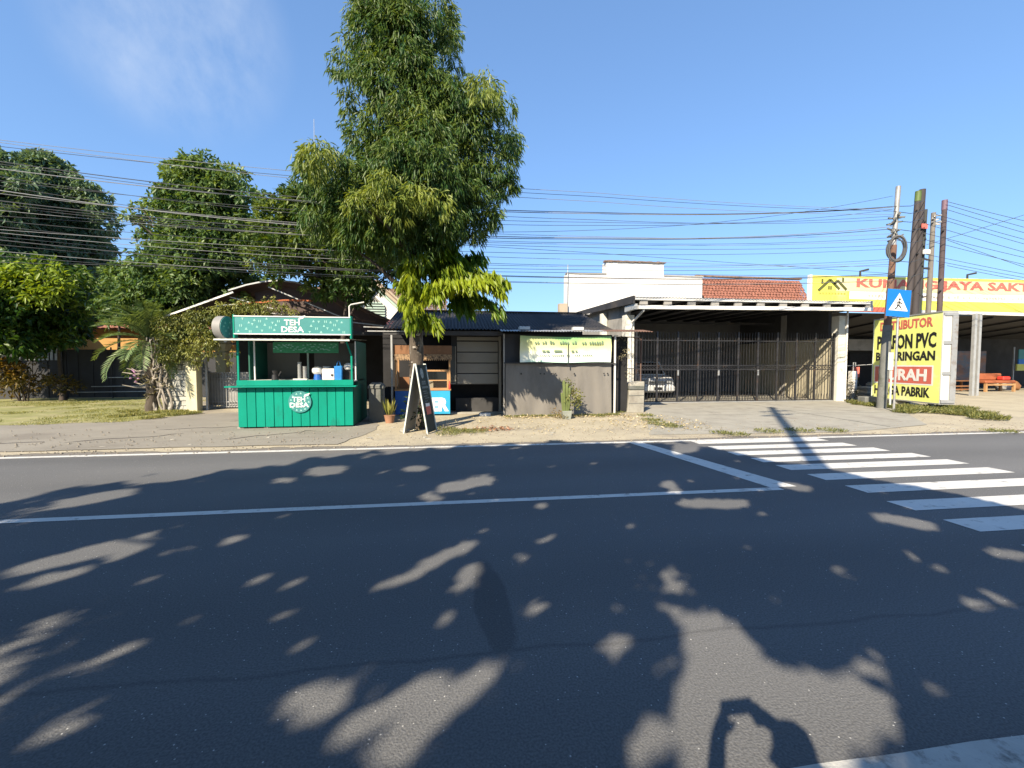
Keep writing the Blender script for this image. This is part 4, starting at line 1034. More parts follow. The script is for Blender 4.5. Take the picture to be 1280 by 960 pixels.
# ================================================================== SHOP WITH DARK CORRUGATED ROOF (open bay + tarpaulin bay)
sh = thing('shop', 'low shop with dark corrugated roof and boarded wall behind the tall tree', 'shop', (1.9, 14, 0))
ex0, ex1 = -1.95, 4.98
nsheet = 9
for i in range(nsheet):
    a = ex0 + i * (ex1 - ex0) / nsheet; b = ex0 + (i + 1) * (ex1 - ex0) / nsheet + .03
    corrugated(a, b, 13.02 + .02 * (i % 2), 2.575 + .006 * (i % 2), 16.6, 3.50, .105, .024).build('roof_sheet', M['darkmetal'], sh)
Box('ridge_cap', M['darkmetal'], sh, ex0, ex1 + .03, 16.5, 16.75, 3.50, 3.545)
Box('eave_beam', M['darkwall'], sh, ex0, 1.52, 13.12, 13.20, 2.40, 2.53)
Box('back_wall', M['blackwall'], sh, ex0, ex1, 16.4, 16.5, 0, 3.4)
# back wall of the open bay: wide horizontal boards over a dark hatch
for i, (z0, z1) in enumerate(((.93, 1.24), (1.27, 1.57), (1.60, 1.91), (1.94, 2.25))):
    Box('wall_board', M['board'], sh, .16, 1.44, 13.80 + .004 * (i % 2), 13.83, z0, z1, .004)
Box('wall_board', M['board'], sh, .16, 1.5, 13.79, 13.83, 2.29, 2.40, .004)
Box('wall_frame', M['darkwall'], sh, -.02, 1.62, 13.84, 13.88, .90, 2.5)
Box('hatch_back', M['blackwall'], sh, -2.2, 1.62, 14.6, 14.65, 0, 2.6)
Box('counter', M['darkwall'], sh, .12, 1.5, 14.2, 14.5, .01, .45)
Box('post', M['board'], sh, 1.46, 1.535, 13.68, 13.76, -.01, 2.42, .004)
dl = Box('door_leaf', mat('grey_green_door', (.09, .10, .095), .7, .15, 3), sh, -.06, .13, 13.74, 13.77, .93, 2.1)
for (a, b, z0, z1) in ((-.06, .13, .93, .96), (.10, .13, .96, 2.1)): Box('frame', M['board'], dl, a, b, 13.725, 13.738, z0, z1)
Box('roof_post', M['steel'], sh, -1.76, -1.71, 13.12, 13.17, 0, 2.42)
MB().bar((-2.4, 13.1, 2.50), (-.9, 13.1, 2.50), .03).build('gutter_pipe', M['zinc'], sh)
Box('threshold', M['conc'], sh, -.1, 1.7, 13.55, 13.75, .0, .06, .01)
# tarpaulin bay
tb = thing('tarp_stall', 'stall closed off by a sagging grey tarpaulin beside the boarded wall', 'stall', (3.2, 12.8, 0))
def tarp_fn(xa, xb, za, zb, y, amp, seed):
    def f(u, v):
        x = xa + (xb - xa) * u; z = za + (zb - za) * v
        y_ = y + amp * noise.noise(Vector((x * 1.3, z * .5, seed))) + amp * .5 * noise.noise(Vector((x * 4, z * .7, seed + 3))) - .06 * (1 - v) ** 3 * (.5 + .5 * noise.noise(Vector((x * 2, 0, seed))))
        return (x, y_, z + (.03 * noise.noise(Vector((x * 1.7, 0, seed))) if v == 0 else 0))
    return f
MB().grid(tarp_fn(1.56, 4.80, .02, 1.57, 12.80, .05, 1), 60, 26).build('tarp_skirt', M['tarp'], tb, fix=False)
tb.children[-1].data.shade_smooth()
MB().grid(tarp_fn(1.54, 4.86, 1.50, 2.44, 12.90, .03, 6), 40, 12).build('tarp_upper', M['darktarp'], tb, fix=False)
tb.children[-1].data.shade_smooth()
hm = MB()
for x in np.arange(2.0, 4.75, .115):     # rolled hem of the skirt pinned up in loops
    if rng.uniform() < .45: hm.box(x, x + .04, 12.735, 12.75, 1.24 + rng.uniform(-.01, .01), 1.285)
hm.build('hem_loop', M['darktarp'], tb)
Box('pole', M['white'], tb, 4.88, 4.93, 12.76, 12.81, 0, 2.42, .004)
Box('pole', M['greywall'], tb, 1.50, 1.545, 12.84, 12.885, 0, 2.44, .004)
MB().bar((1.5, 12.72, 1.585), (4.9, 12.72, 1.565), .035).build('crossbar', M['darktarp'], tb)
MB().bar((3.41, 12.64, 1.50), (3.41, 12.64, 2.12), .022).build('strut', M['darksteel'], tb)
Box('side_panel', M['blackwall'], tb, 4.98, 5.52, 13.3, 13.34, .05, 2.42)
for k, (a, b) in enumerate(((1.42, 3.35), (3.28, 4.65), (4.55, 6.0))):
    s_ = corrugated(a, b, 12.42 + .03 * k, 2.49 + .012 * k, 13.25, 2.60 + .012 * k, .085, .013).build('awning_sheet', M['zinc'] if k < 2 else M['rust'], tb)
bn = thing('fabric_banner', 'pale green and yellow cloth banner tied across the tarpaulin stall', 'banner', (3.35, 12.66, 1.6))
bm_ = bpy.data.materials.new('banner_print'); bm_.use_nodes = True
t = bm_.node_tree; p = t.nodes['Principled BSDF']; g = t.nodes.new('ShaderNodeNewGeometry'); sp = t.nodes.new('ShaderNodeSeparateXYZ'); t.links.new(g.outputs['Position'], sp.inputs[0])
nz_ = t.nodes.new('ShaderNodeTexNoise'); nz_.inputs['Scale'].default_value = 1.3; t.links.new(g.outputs['Position'], nz_.inputs['Vector'])
m1 = t.nodes.new('ShaderNodeMath'); m1.operation = 'MULTIPLY_ADD'; m1.inputs[1].default_value = .55; t.links.new(nz_.outputs['Fac'], m1.inputs[0]); t.links.new(sp.outputs['Z'], m1.inputs[2])
rp = t.nodes.new('ShaderNodeValToRGB'); mr_ = t.nodes.new('ShaderNodeMapRange'); mr_.inputs[1].default_value = 1.75; mr_.inputs[2].default_value = 2.7
t.links.new(m1.outputs[0], mr_.inputs[0]); t.links.new(mr_.outputs[0], rp.inputs[0])
e = rp.color_ramp.elements; e[0].position = 0; e[0].color = (.30, .58, .46, 1); e[1].position = 1; e[1].color = (.20, .42, .16, 1)
for pos, c_ in ((.16, (.70, .76, .66, 1)), (.34, (.74, .76, .62, 1)), (.5, (.70, .72, .46, 1)), (.7, (.50, .52, .24, 1))):
    q = e.new(pos); q.color = c_
t.links.new(rp.outputs[0], p.inputs['Base Color']); p.inputs['Roughness'].default_value = .6
def ban(u, v):
    x = 1.97 + (4.74 - 1.97) * u; sag = .03 * math.sin(u * math.pi)
    z = 1.60 + (2.38 - 1.60) * v - sag * v + .012 * math.sin(u * 9) * (1 - v)
    dx = (abs(u - .5) * 2) ** 4
    return (x, 12.66 + .025 * math.sin(u * 21 + v * 5) * dx + .02 * noise.noise(Vector((x * 3, z * 5, 0))), z)
MB().grid(ban, 60, 14).build('cloth', bm_, bn, fix=False); bn.children[-1].data.shade_smooth()
mk = MB()
for (a, b, z, h) in ((2.62, 2.72, 1.905, .05), (2.74, 2.84, 1.905, .05), (2.98, 3.22, 1.90, .06), (3.50, 3.58, 1.905, .05), (3.62, 3.68, 1.905, .05)): mk.box(a, b, 12.615, 12.62, z, z + h)
for x in np.arange(2.55, 4.25, .062):
    if rng.uniform() < .8: mk.box(x, x + .035, 12.615, 12.62, 1.79, 1.79 + rng.uniform(.025, .045))
for x in np.arange(2.4, 4.5, .075):
    if rng.uniform() < .7: mk.box(x, x + .05, 12.615, 12.62, 2.14, 2.14 + rng.uniform(.05, .10))
mk.build('print_marks', mat('banner_ink', (.16, .24, .16), .6), bn)['kind'] = 'stuff'
for k, (px, lab) in enumerate(((655, 'pale block weighing down the shop roof above the banner'), (722, 'pale block on the shop roof near the rusty sheets'))):
    p = at(px, 413, 12.85)
    t_ = thing('roof_block', lab, 'block', (p.x, 12.85, 2.55))
    Box('block', M['whitezinc'], t_, p.x - .16, p.x + .16, 12.72, 12.95, 2.555, 2.655, .012)
# dried creeper hanging from the stall's far corner
p = at(775, 440, 13.1); dv = thing('dry_creeper', 'dried creeper hanging from the corner of the tarpaulin stall', 'creeper', (p.x, 13.1, 2.4))
P, d, s_, T = tufts(rng, [(p.x, 13.1, 2.3, .18, .3), (p.x + .15, 13.1, 2.1, .2, .4), (p.x - .02, 13.1, 1.9, .16, .3), (p.x + .22, 13.1, 1.75, .14, .4), (p.x + .3, 13.1, 1.2, .12, .3)], 45, 6, .5)
link('leaves', leaf_mesh('leaves', P, d, s_, .08, .03, T, M['leaf_dry']), dv)
# column cactus and shrub in a stone pot, before the tarp
p = gnd(708, 524)
cp = thing('cactus_pot', 'stone trough pot with column cactus before the tarpaulin', 'potted plant', p)
MB().prism([(p.x - .10, 0), (p.x + .10, 0), (p.x + .14, .24), (p.x - .14, .24)], p.y - .12, p.y + .12, 'y').build('pot', M['pot'], cp, bevel=.012)
M['cactus'] = mat('cactus_skin', (.13, .165, .05), .7, .2, 5)
for (dx, h, r) in ((-.05, .90, .045), (.01, .82, .04), (-.09, .55, .035), (.06, .70, .035)):
    mb = MB(); mb.tube([(p.x + dx, p.y, .2), (p.x + dx * 1.3, p.y, .2 + h * .5), (p.x + dx * 1.5, p.y, .2 + h * .95), (p.x + dx * 1.5, p.y, .2 + h)], [r, r * 1.05, r, r * .3], 7); mb.build('stem', M['cactus'], cp)
    mb = MB()
sr = thing('pale_shrub', 'small pale leaved shrub growing beside the column cactus', 'shrub', p + Vector((.25, 0, 0)))
P, d, s_, T = tufts(rng, [(p.x + .24, p.y + .05, .62, .24, .7), (p.x + .20, p.y + .1, .55, .17, .7), (p.x + .28, p.y + .1, .7, .16, .8), (p.x + .15, p.y + .1, .85, .15, .7), (p.x + .33, p.y + .1, .5, .15, .6), (p.x + .2, p.y, .35, .14, .5), (p.x - .02, p.y + .05, 1.05, .1, .3), (p.x + .1, p.y, 1.0, .1, .3)], 130, 5, 0)
link('leaves', leaf_mesh('leaves', P, d, s_, .075, .04, T, M['leaf_weed']), sr)
gw = thing('green_weed', 'low green weed at the foot of the stone pot', 'weed', p + Vector((-.3, 0, 0)))
P, d, s_, T = tufts(rng, [(p.x - .25, p.y - .05, .1, .14, .5), (p.x - .32, p.y, .2, .13, .6), (p.x - .15, p.y - .15, .08, .1, .5)], 60, 5, 0)
link('leaves', leaf_mesh('leaves', P, d, s_, .07, .03, T, M['leaf_croton']), gw)
sb_ = thing('stone_slab', 'pale broken slab lying before the boarded shop wall', 'slab', gnd(606, 519))
p = gnd(606, 520); Box('slab', M['whitezinc'], sb_, p.x - .17, p.x + .17, p.y - .1, p.y + .12, 0, .09, .015)

# ================================================================== CANOPY HOUSE (dark curved metal roof left)
ch = thing('canopy_house', 'dark brown curved metal canopy roof rising behind the green kiosk', 'canopy', (-5.5, 17, 0))
cpts = [(-9.05, 3.06), (-7.9, 3.52), (-7.0, 3.88)]
cpt2 = [(-7.15, 3.93), (-6.6, 4.12), (-6.1, 4.24), (-5.6, 4.29), (-5.1, 4.25), (-4.6, 4.10), (-4.0, 3.88), (-3.2, 3.54), (-2.5, 3.22), (-1.6, 2.84)]
for pts, nm in ((cpts, 'roof_sheet'), (cpt2, 'roof_sheet')):
    mb = MB(); n = len(pts)
    top = [(x, y, z) for y in (15.45, 20.0) for x, z in pts]; bot = [(x, y, z - .03) for y in (15.45, 20.0) for x, z in pts]
    mb.v = top + bot
    for i in range(n - 1):
        mb.f += [(i, i + 1, n + i + 1, n + i), (2 * n + i, 3 * n + i, 3 * n + i + 1, 2 * n + i + 1), (i, 2 * n + i, 2 * n + i + 1, i + 1), (n + i, n + i + 1, 3 * n + i + 1, 3 * n + i)]
    mb.build(nm, M['brownroof'], ch)
def poly_bar(pts, y, w, h, m, nm, dz=0):
    mb = MB()
    for a, b in zip(pts[:-1], pts[1:]): mb.bar((a[0], y, a[1] + dz), (b[0], y, b[1] + dz), w, h)
    return mb.build(nm, m, ch)
poly_bar(cpts, 15.42, .05, .055, M['white'], 'fascia', .0)
poly_bar(cpt2[:6], 15.42, .05, .045, M['steel'], 'fascia', .0)
poly_bar(cpt2[5:], 15.42, .05, .06, M['brownroof'], 'fascia', -.01)
poly_bar([(-6.9, 3.50), (-5.5, 3.66), (-4.6, 3.66)], 15.5, .04, .05, mat('orange_pipe', (.5, .13, .04), .6), 'orange_pipe')
for a, b in (((-7.6, 3.45), (-6.0, 3.62)), ((-7.2, 3.75), (-5.2, 3.2)), ((-6.0, 4.1), (-3.6, 3.1)), ((-4.4, 4.0), (-3.0, 3.0)), ((-5.0, 3.3), (-2.6, 3.0)), ((-6.5, 3.3), (-2.2, 2.85))):
    MB().bar((a[0], 15.6, a[1]), (b[0], 15.6, b[1]), .03, .035).build('truss_bar', M['steel'] if a[0] < -5 else M['rust'], ch)
mb = MB().prism([(-6.5, 2.6), (-1.9, 2.6), (-1.9, 2.92), (-4.0, 3.78), (-5.6, 4.18), (-6.6, 3.98)], 16.0, 16.03, 'y'); mb.build('gable_panel', M['brownroof'], ch)
Box('beam', M['darkwall'], ch, -8.2, -1.7, 15.8, 15.9, 2.55, 2.68)
for x in (-8.1, -1.62): Box('post', M['steel'], ch, x - .03, x + .03, 15.82, 15.88, 0, 2.55)
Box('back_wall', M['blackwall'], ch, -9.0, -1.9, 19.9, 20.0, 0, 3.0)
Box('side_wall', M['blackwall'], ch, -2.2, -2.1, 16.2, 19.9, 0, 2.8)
poly_bar([(-2.6, 2.66), (-1.0, 2.62)], 13.6, .03, .03, M['zinc'], 'eave_pipe')
# fringe of purple bougainvillea at the canopy's low corner
p = at(488, 408, 13.3); bg_ = thing('hanging_bract', 'small dusty pink hanging bunch at the canopy corner', 'hanging plant', (p.x, 13.3, 2.4))
P, d, s_, T = tufts(rng, [(p.x, 13.3, p.z + .1, .07, .5), (p.x, 13.3, p.z - .05, .08, .5), (p.x + .02, 13.3, p.z - .2, .06, .5)], 200, 4, .6, jit=.02)
link('bracts', leaf_mesh('bracts', P, d, s_, .05, .03, T, leafmat('bracts', (.14, .05, .07), (.34, .16, .20), .2)), bg_)

# whitewashed stone pillar and its post
pl = thing('stone_pillar', 'whitewashed stone pillar with smooth corner post under the creeper', 'pillar', (-8.8, 15.6, 0))
Box('core', M['greywall'], pl, -9.22, -8.60, 15.66, 16.1, 0, 2.5)
z = .0; row = 0
while z < 2.3:
    h = rng.uniform(.14, .20); x = -9.26
    while x < -8.60:
        w_ = rng.uniform(.18, .38); xe = min(x + w_, -8.575)
        if -8.575 - xe < .08: xe = -8.575
        Box('stone', M['stone'], pl, x + .008, xe - .008, 15.60 + rng.uniform(0, .035), 15.70, z + .008, z + h - .008, .012); x = xe
    z += h; row += 1
Box('corner_post', M['cream'], pl, -8.57, -8.24, 15.52, 15.85, -.02, 2.4, .01)
# grey grille gate next to it
gg = thing('grille_gate', 'low grey metal grille gate between the stone pillar and the kiosk', 'gate', (-7.8, 16.3, 0))
for z in (.08, .25, 1.05, 1.25): Box('rail', M['galv'], gg, -8.35, -6.9, 16.28, 16.33, z - .02, z + .02)
for i in range(17):
    x = -8.32 + i * .088; Box('bar', M['galv'], gg, x - .009, x + .009, 16.265, 16.279, .06, 1.27)
Box('sheet', M['galv'], gg, -8.35, -6.9, 16.34, 16.345, .12, 1.23)
yc = thing('cream_column', 'cream painted column with a moulded capital behind the grille gate', 'column', (-8.0, 17.6, 0))
c = at(278, 450, 17.6)
Box('shaft', M['cream'], yc, c.x - .17, c.x + .17, 17.45, 17.79, 0, 2.02, .01)
MB().add([(c.x - .17, 17.45, 2.02), (c.x + .17, 17.45, 2.02), (c.x + .17, 17.79, 2.02), (c.x - .17, 17.79, 2.02), (c.x - .24, 17.38, 2.3), (c.x + .24, 17.38, 2.3), (c.x + .24, 17.86, 2.3), (c.x - .24, 17.86, 2.3)], [(0, 3, 2, 1), (4, 5, 6, 7), (0, 1, 5, 4), (1, 2, 6, 5), (2, 3, 7, 6), (3, 0, 4, 7)]).build('capital', M['cream'], yc)
Box('abacus', M['cream'], yc, c.x - .20, c.x + .20, 17.42, 17.82, 2.30, 2.6, .01)
Box('ring', M['cream'], yc, c.x - .20, c.x + .20, 17.42, 17.82, 1.93, 1.99, .01)
# creeper over pillar and canopy edge
cr_ = thing('creeper', 'pale green creeper hanging over the stone pillar and canopy edge', 'creeper', (-8.9, 15.3, 0))
vb = []
for px, py, r in ((205, 402, .3), (225, 402, .32), (245, 396, .3), (262, 393, .3), (280, 386, .28), (300, 384, .26), (318, 384, .22), (335, 384, .22), (352, 384, .2), (210, 418, .32), (230, 415, .32), (250, 412, .3), (265, 410, .28), (212, 432, .3), (235, 430, .28), (255, 428, .28), (204, 445, .24), (225, 442, .22), (243, 440, .24), (256, 442, .2), (210, 452, .2), (262, 425, .25), (246, 452, .14), (268, 440, .12), (290, 440, .1), (287, 452, .08), (340, 376, .16), (310, 378, .18), (365, 390, .15), (325, 392, .15), (300, 394, .2), (270, 402, .2), (268, 418, .2)):
    p = at(px, py, 15.25 + rng.uniform(-.15, .15)); vb.append((p.x, p.y, p.z, r, .5 + rng.normal(0, .18)))
P, d, s_, T = tufts(rng, vb, 170, 6, .75, spread=.7, up_bias=-.1)
link('foliage', leaf_mesh('foliage', P, d, s_, .10 * rng.uniform(.6, 1.3, len(P)), .042, T, M['leaf_vine']), cr_)
vm = MB()
for k in range(9):
    xa = -9.45 + rng.uniform(-.1, .45); pts = [(xa + .09 * math.sin(j * 1.1 + k), 15.45 + .06 * math.cos(j * 1.4 + k * 2), j * .24) for j in range(11)]
    vm.tube(pts, [.035 - .0018 * j for j in range(11)], 6)
vm.build('stem', M['palebark'], cr_)
MB().tube([(-9.62, 15.4, .0), (-9.56, 15.42, 1.3)], .028, 8).build('stake', mat('orange_stake', (.45, .17, .07), .7, .2), cr_)

# ================================================================== FAR LEFT: wall, fence, houses
wl = thing('boundary_wall', 'dark grey rendered boundary wall beside the corrugated fence', 'wall', (-19.6, 22, 0))
Box('wall', M['darkwall'], wl, -30, -18.75, 22.0, 22.2, 0, 2.38)
Box('coping', M['greyconc'], wl, -30, -18.7, 21.96, 22.24, 2.38, 2.46)
fe = thing('metal_fence', 'dark metal fence of upright sheets and pipe rails behind the croton bush', 'fence', (-16, 22, 0))
M['fencesheet'] = mat('dark_fence_sheet', (.024, .026, .032), .6, .3, 2)
for i in range(18):
    x = -18.6 + i * .30; Box('sheet', M['fencesheet'], fe, x - .02, x + .29, 22.0 + .02 * (i % 2), 22.03 + .02 * (i % 2), .05, 2.2)
for i in range(9):
    x = -18.55 + i * .17; Box('pale_slat', M['zinc'], fe, x, x + .10, 21.93, 21.95, 1.72, 2.3)
for x in (-18.66, -16.9, -15.1, -13.2): MB().tube([(x, 21.9, 0), (x, 21.9, 2.3)], .03, 7).build('post', M['steel'] if x < -18 else M['darkmetal'], fe)
for z, a, b in ((.55, -15.9, -12.9), (.95, -15.2, -12.9), (.3, -16.6, -12.9)): MB().tube([(a, 21.85, z), (b, 21.85, z + .02)], .02, 6).build('rail', M['steel'], fe)
Box('sheet', M['fencesheet'], fe, -13.2, -9.5, 22.0, 22.03, .05, 2.1)
sd = thing('grey_shed', 'pale grey metal shed wall above the boundary wall', 'shed', (-20.6, 24.5, 0))
for i in range(8): Box('wall_sheet', M['steel'], sd, -23 + i * .4, -22.62 + i * .4, 24.5, 24.54, 0, 3.7)
Box('roof', M['zinc'], sd, -23.2, -19.7, 24.3, 26.5, 3.72, 3.78)
hb = thing('tiled_house', 'old house with orange tiled roof and ochre wall behind the fence', 'house', (-15, 27, 0))
Box('wall', M['ochre'], hb, -27, -12.5, 29.0, 29.2, 0, 3.6)
wp = Box('window_post', M['darkbark'], hb, -18.0, -17.85, 28.9, 28.98, 1.8, 3.5)
Box('porch_beam', M['darkbark'], hb, -20.5, -12.5, 28.6, 28.7, 2.7, 2.85)
tile_roof(-27, -12.0, 27.6, 3.55, 31.5, 6.1, .30, .34, rng).build('roof_tile', M['orangetile'], hb).__setitem__('kind', 'stuff')
Box('roof_deck', M['orangetile'], hb, -27, -12.0, 31.3, 31.6, 3.4, 6.08)
Box('yard_wall', M['ochre'], hb, -20.4, -17.0, 26.6, 26.8, 0, 2.95)
# pale gabled house behind the canopy
gh = thing('gabled_house', 'white house with tan gable boards and slatted gable vent behind the canopy', 'house', (-3, 20.2, 0))
gy = 20.5
def gp_(px, py): p = at(px, py, gy); return (p.x, p.z)
apex = gp_(470, 356); gl = gp_(424, 402); gr_ = gp_(524, 404)
MB().prism([(gl[0], 0), (gr_[0], 0), gr_, (apex[0], apex[1] - .06), gl], gy, gy + .2, 'y').build('gable_wall', M['whitewall'], gh)
for a, b in ((gl, apex), (gr_, apex)):
    d = .30 if a is gr_ else .30
    dx = (a[0] - b[0]); k = 1.12
    e = (b[0] + dx * k, b[1] + (a[1] - b[1]) * k)
    MB().bar((e[0], gy - .22, e[1] + .08), (b[0], gy - .22, b[1] + .12), .10, .24).build('barge_board', M['tan'], gh)
    MB().bar((e[0], gy - .06, e[1] - .10), (b[0], gy - .06, b[1] - .07), .10, .20).build('barge_board', M['palegreen'], gh)
    # dormer roof slopes
    mb = MB(); z1, z2 = b[1] + .18, e[1] + .14
    mb.add([(b[0], gy - .3, z1), (e[0], gy - .3, z2), (e[0], gy + 4, z2), (b[0], gy + 4, z1), (b[0], gy - .3, z1 - .06), (e[0], gy - .3, z2 - .06), (e[0], gy + 4, z2 - .06), (b[0], gy + 4, z1 - .06)], [(0, 3, 2, 1), (4, 5, 6, 7), (0, 1, 5, 4), (1, 2, 6, 5), (2, 3, 7, 6), (3, 0, 4, 7)])
    mb.build('roof_slope', M['oldtile'], gh)
vt = [gp_(457, 384), gp_(469, 371), gp_(482, 383), gp_(482, 400), gp_(457, 400)]
vf = MB().prism(vt, gy - .05, gy - .01, 'y').build('vent', M['greywall'], gh)
for i in range(7):
    z = vt[3][1] + .06 + i * .115; w_ = 1 if z < vt[2][1] else max(.1, 1 - (z - vt[2][1]) / (vt[1][1] - vt[2][1]))
    cxv = (vt[0][0] + vt[2][0]) / 2; hw = (vt[2][0] - vt[0][0]) / 2 * w_
    MB().bar((cxv - hw + .02, gy - .075, z), (cxv + hw - .02, gy - .075, z), .06, .055).build('slat', M['palegreen'], vf)
mr2 = tile_roof(-8.4, -.2, 21.3, 3.7, 24.6, 5.55, .24, .28, rng).build('roof_tile', M['oldtile'], gh); mr2['kind'] = 'stuff'
Box('ridge', M['oldtile'], gh, -8.4, -.2, 24.5, 24.75, 5.3, 5.62)
Box('house_wall', M['greywall'], gh, -8.2, -.4, 21.8, 24.6, 0, 3.65)
an = thing('antenna_mast', 'thin pale antenna mast standing above the trees', 'antenna', (-5.75, 20, 0))
MB().tube([(-5.75, 22.7, 4.4), (-5.73, 20.4, 4.4)], .02, 5); MB().tube([(-5.78, 22.2, 4.2), (-5.74, 20.0, 8.0), (-5.72, 20, 11.9)], [.03, .022, .010], 6).build('mast', M['steel'], an)

# ================================================================== GARAGE WITH SLIDING GATE
ga = thing('garage', 'long open garage with white columns, flat sheet roof and white gutter', 'garage', (11.3, 18, 0))
Box('column', M['column'], ga, 6.55, 6.90, 16.0, 16.36, -.02, 3.42, .008)
Box('column', M['column'], ga, 15.66, 16.02, 16.0, 16.36, -.02, 3.52, .008)
c = at(756, 400, 18.6); Box('column', M['column'], ga, 6.48, 6.74, 18.5, 18.76, 0, 3.75, .008)
Box('side_wall', M['greywall'], ga, 6.76, 6.90, 16.37, 22.4, 0, 3.93)
Box('side_wall', M['beige'], ga, 15.72, 15.9, 16.37, 22.4, 0, 2.62)
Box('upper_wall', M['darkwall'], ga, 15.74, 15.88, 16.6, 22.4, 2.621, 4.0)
Box('wall_pier', M['greywall'], ga, 15.66, 15.715, 18.9, 19.2, 0, 4.0)
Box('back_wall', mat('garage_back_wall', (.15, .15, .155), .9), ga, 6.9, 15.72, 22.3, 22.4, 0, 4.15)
Box('ceiling_tie', M['darkmetal'], ga, 6.95, 15.6, 19.6, 19.7, 3.45, 3.55)
for i in range(10):
    a = 6.5 + i * .965; b = a + .985
    corrugated(a, b, 15.05 + .01 * (i % 2), 3.955 + .004 * (i % 2), 22.6, 4.22 + .004 * (i % 2), .12, .016).build('roof_sheet', M['whitezinc'], ga)
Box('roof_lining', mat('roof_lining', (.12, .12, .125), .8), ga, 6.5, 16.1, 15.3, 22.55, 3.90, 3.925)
MB().bar((6.5, 15.10, 3.90), (16.16, 15.10, 3.92), .03, .10).build('fascia', M['whitezinc'], ga)
for i in range(11):
    x = 6.72 + i * .925; Box('rafter', M['greywall'], ga, x, x + .30, 15.13, 15.20, 3.70, 3.84)
    Box('purlin', M['darkmetal'], ga, x + .1, x + .16, 15.2, 22.3, 3.78, 3.90)
MB().bar((6.62, 15.07, 3.59), (16.14, 15.07, 3.67), .14, .13).build('gutter', M['white'], ga)
Box('roof_end', M['steel'], ga, 16.11, 16.17, 15.05, 22.5, 3.72, 4.0)
MB().prism([(15.05, 3.72), (15.05, 4.0), (22.4, 4.26), (22.4, 4.05)], 6.44, 6.50, 'x').build('roof_end', M['darkmetal'], ga)
MB().tube([(6.85, 15.06, 3.60), (6.85, 15.10, 3.48), (6.76, 15.93, 3.12), (6.72, 15.95, 2.9), (6.72, 15.95, .3)], .045, 8).build('downpipe', M['white'], ga)
Box('bracket', M['steel'], ga, 6.50, 6.62, 15.1, 16.0, 3.52, 3.72)
MB().tube([(16.0, 15.96, 3.9), (16.0, 15.96, .1)], .035, 8).build('downpipe', M['white'], ga)

gt = thing('sliding_gate', 'dark steel gate of upright bars across the garage front', 'gate', (11.2, 16.15, 0))
x0, x1, gy = 7.05, 15.60, 16.15
npan = 10; pw = (x1 - x0) / npan
barm = MB().box(-.007, .007, -.006, .006, .10, 2.80).mesh('gate_bar', M['darksteel'])
postm = MB().box(-.036, .036, -.03, .03, .04, 2.82).mesh('gate_post', M['darksteel'])
for i in range(npan + 1):
    o = link('gate_post', postm, gt); o.location = (x0 + i * pw - 11.2, 0, 0)
    if i < npan:
        for k in range(1, 7):
            o = link('gate_bar', barm, gt); o.location = (x0 + i * pw + k * pw / 7 - 11.2, .0, 0)
for z in (.09, 1.33, 1.50, 2.47): Box('gate_rail', M['darksteel'], gt, x0, x1, gy - .024, gy - .012, z - .018, z + .018)
for i in range(npan):
    mb = MB()
    for k in range(7):
        a = x0 + i * pw + k * pw / 7; b = a + pw / 7
        mb.bar((a, gy - .018, 1.34), (b, gy - .018, 1.49), .012); mb.bar((a, gy - .018, 1.49), (b, gy - .018, 1.34), .012)
    mb.build('gate_lattice', M['darksteel'], gt)
sm_ = MB()
for i in range(npan * 7):                     # short spear bars along the foot
    a = x0 + (i + .5) * pw / 7; sm_.bar((a, gy - .014, .10), (a + .03, gy - .014, .34), .012)
o = sm_.build('foot_spear', M['darksteel'], gt)
Box('track', M['steel'], gt, x0 - .2, x1, gy - .05, gy + .05, .036, .06)
for i in (2, 4, 6): Box('lock_plate', M['zinc'], gt, x0 + i * pw - .03, x0 + i * pw + .03, gy - .06, gy - .035, 1.1, 1.32)
Box('stop_block', M['white'], gt, 6.98, 7.2, 16.0, 16.1, .06, .22)

# van parked inside, seen through the bars
vn = thing('parked_van', 'white minivan parked inside the garage behind the gate', 'van', (8.93, 19.4, 0))
vx0, vx1, vy = 8.12, 9.75, 18.2
body = MB()
sec = [(.02, .42, .92), (.10, .30, .98), (.55, .28, 1.02), (.95, .28, 1.06), (1.6, .28, 1.08), (3.4, .28, 1.08), (3.7, .4, 1.0)]
body.prism([(vy + .0, .42), (vy + .06, .30), (vy + 3.6, .30), (vy + 3.7, .9), (vy + 3.6, 1.06), (vy + .62, 1.04), (vy + .10, .93)], vx0, vx1, 'x')
body.build('body', M['carwhite'], vn, bevel=.05)
MB().prism([(vy + .55, 1.05), (vy + 1.15, 1.66), (vy + 3.3, 1.68), (vy + 3.6, 1.05)], vx0 + .12, vx1 - .12, 'x').build('cabin', M['carwhite'], vn, bevel=.05)
mb = MB().add([(vx0 + .22, vy + .60, 1.09), (vx1 - .22, vy + .60, 1.09), (vx1 - .28, vy + 1.10, 1.60), (vx0 + .28, vy + 1.10, 1.60)], [(0, 1, 2, 3)])
for v in range(4): pass
mb.v = [(x, y - .03, z + .02) for x, y, z in mb.v]; mb.build('windscreen', M['glassdark'], vn)
Box('bumper', M['carwhite'], vn, vx0 + .02, vx1 - .02, vy - .10, vy + .02, .36, .58, .03)
gr__ = Box('radiator_grille', M['print_black'], vn, vx0 + .45, vx1 - .45, vy - .01, vy + .02, .66, .80)
for i in range(3): Box('slat', M['steel'], gr__, vx0 + .47, vx1 - .47, vy - .022, vy - .012, .68 + i * .04, .69 + i * .04)
for s_ in (vx0 + .1, vx1 - .38): Box('headlight', M['zinc'], vn, s_, s_ + .28, vy - .0, vy + .05, .68, .86, .02)
Box('number_plate', M['print_black'], vn, 8.75, 9.11, vy - .115, vy - .101, .42, .54)
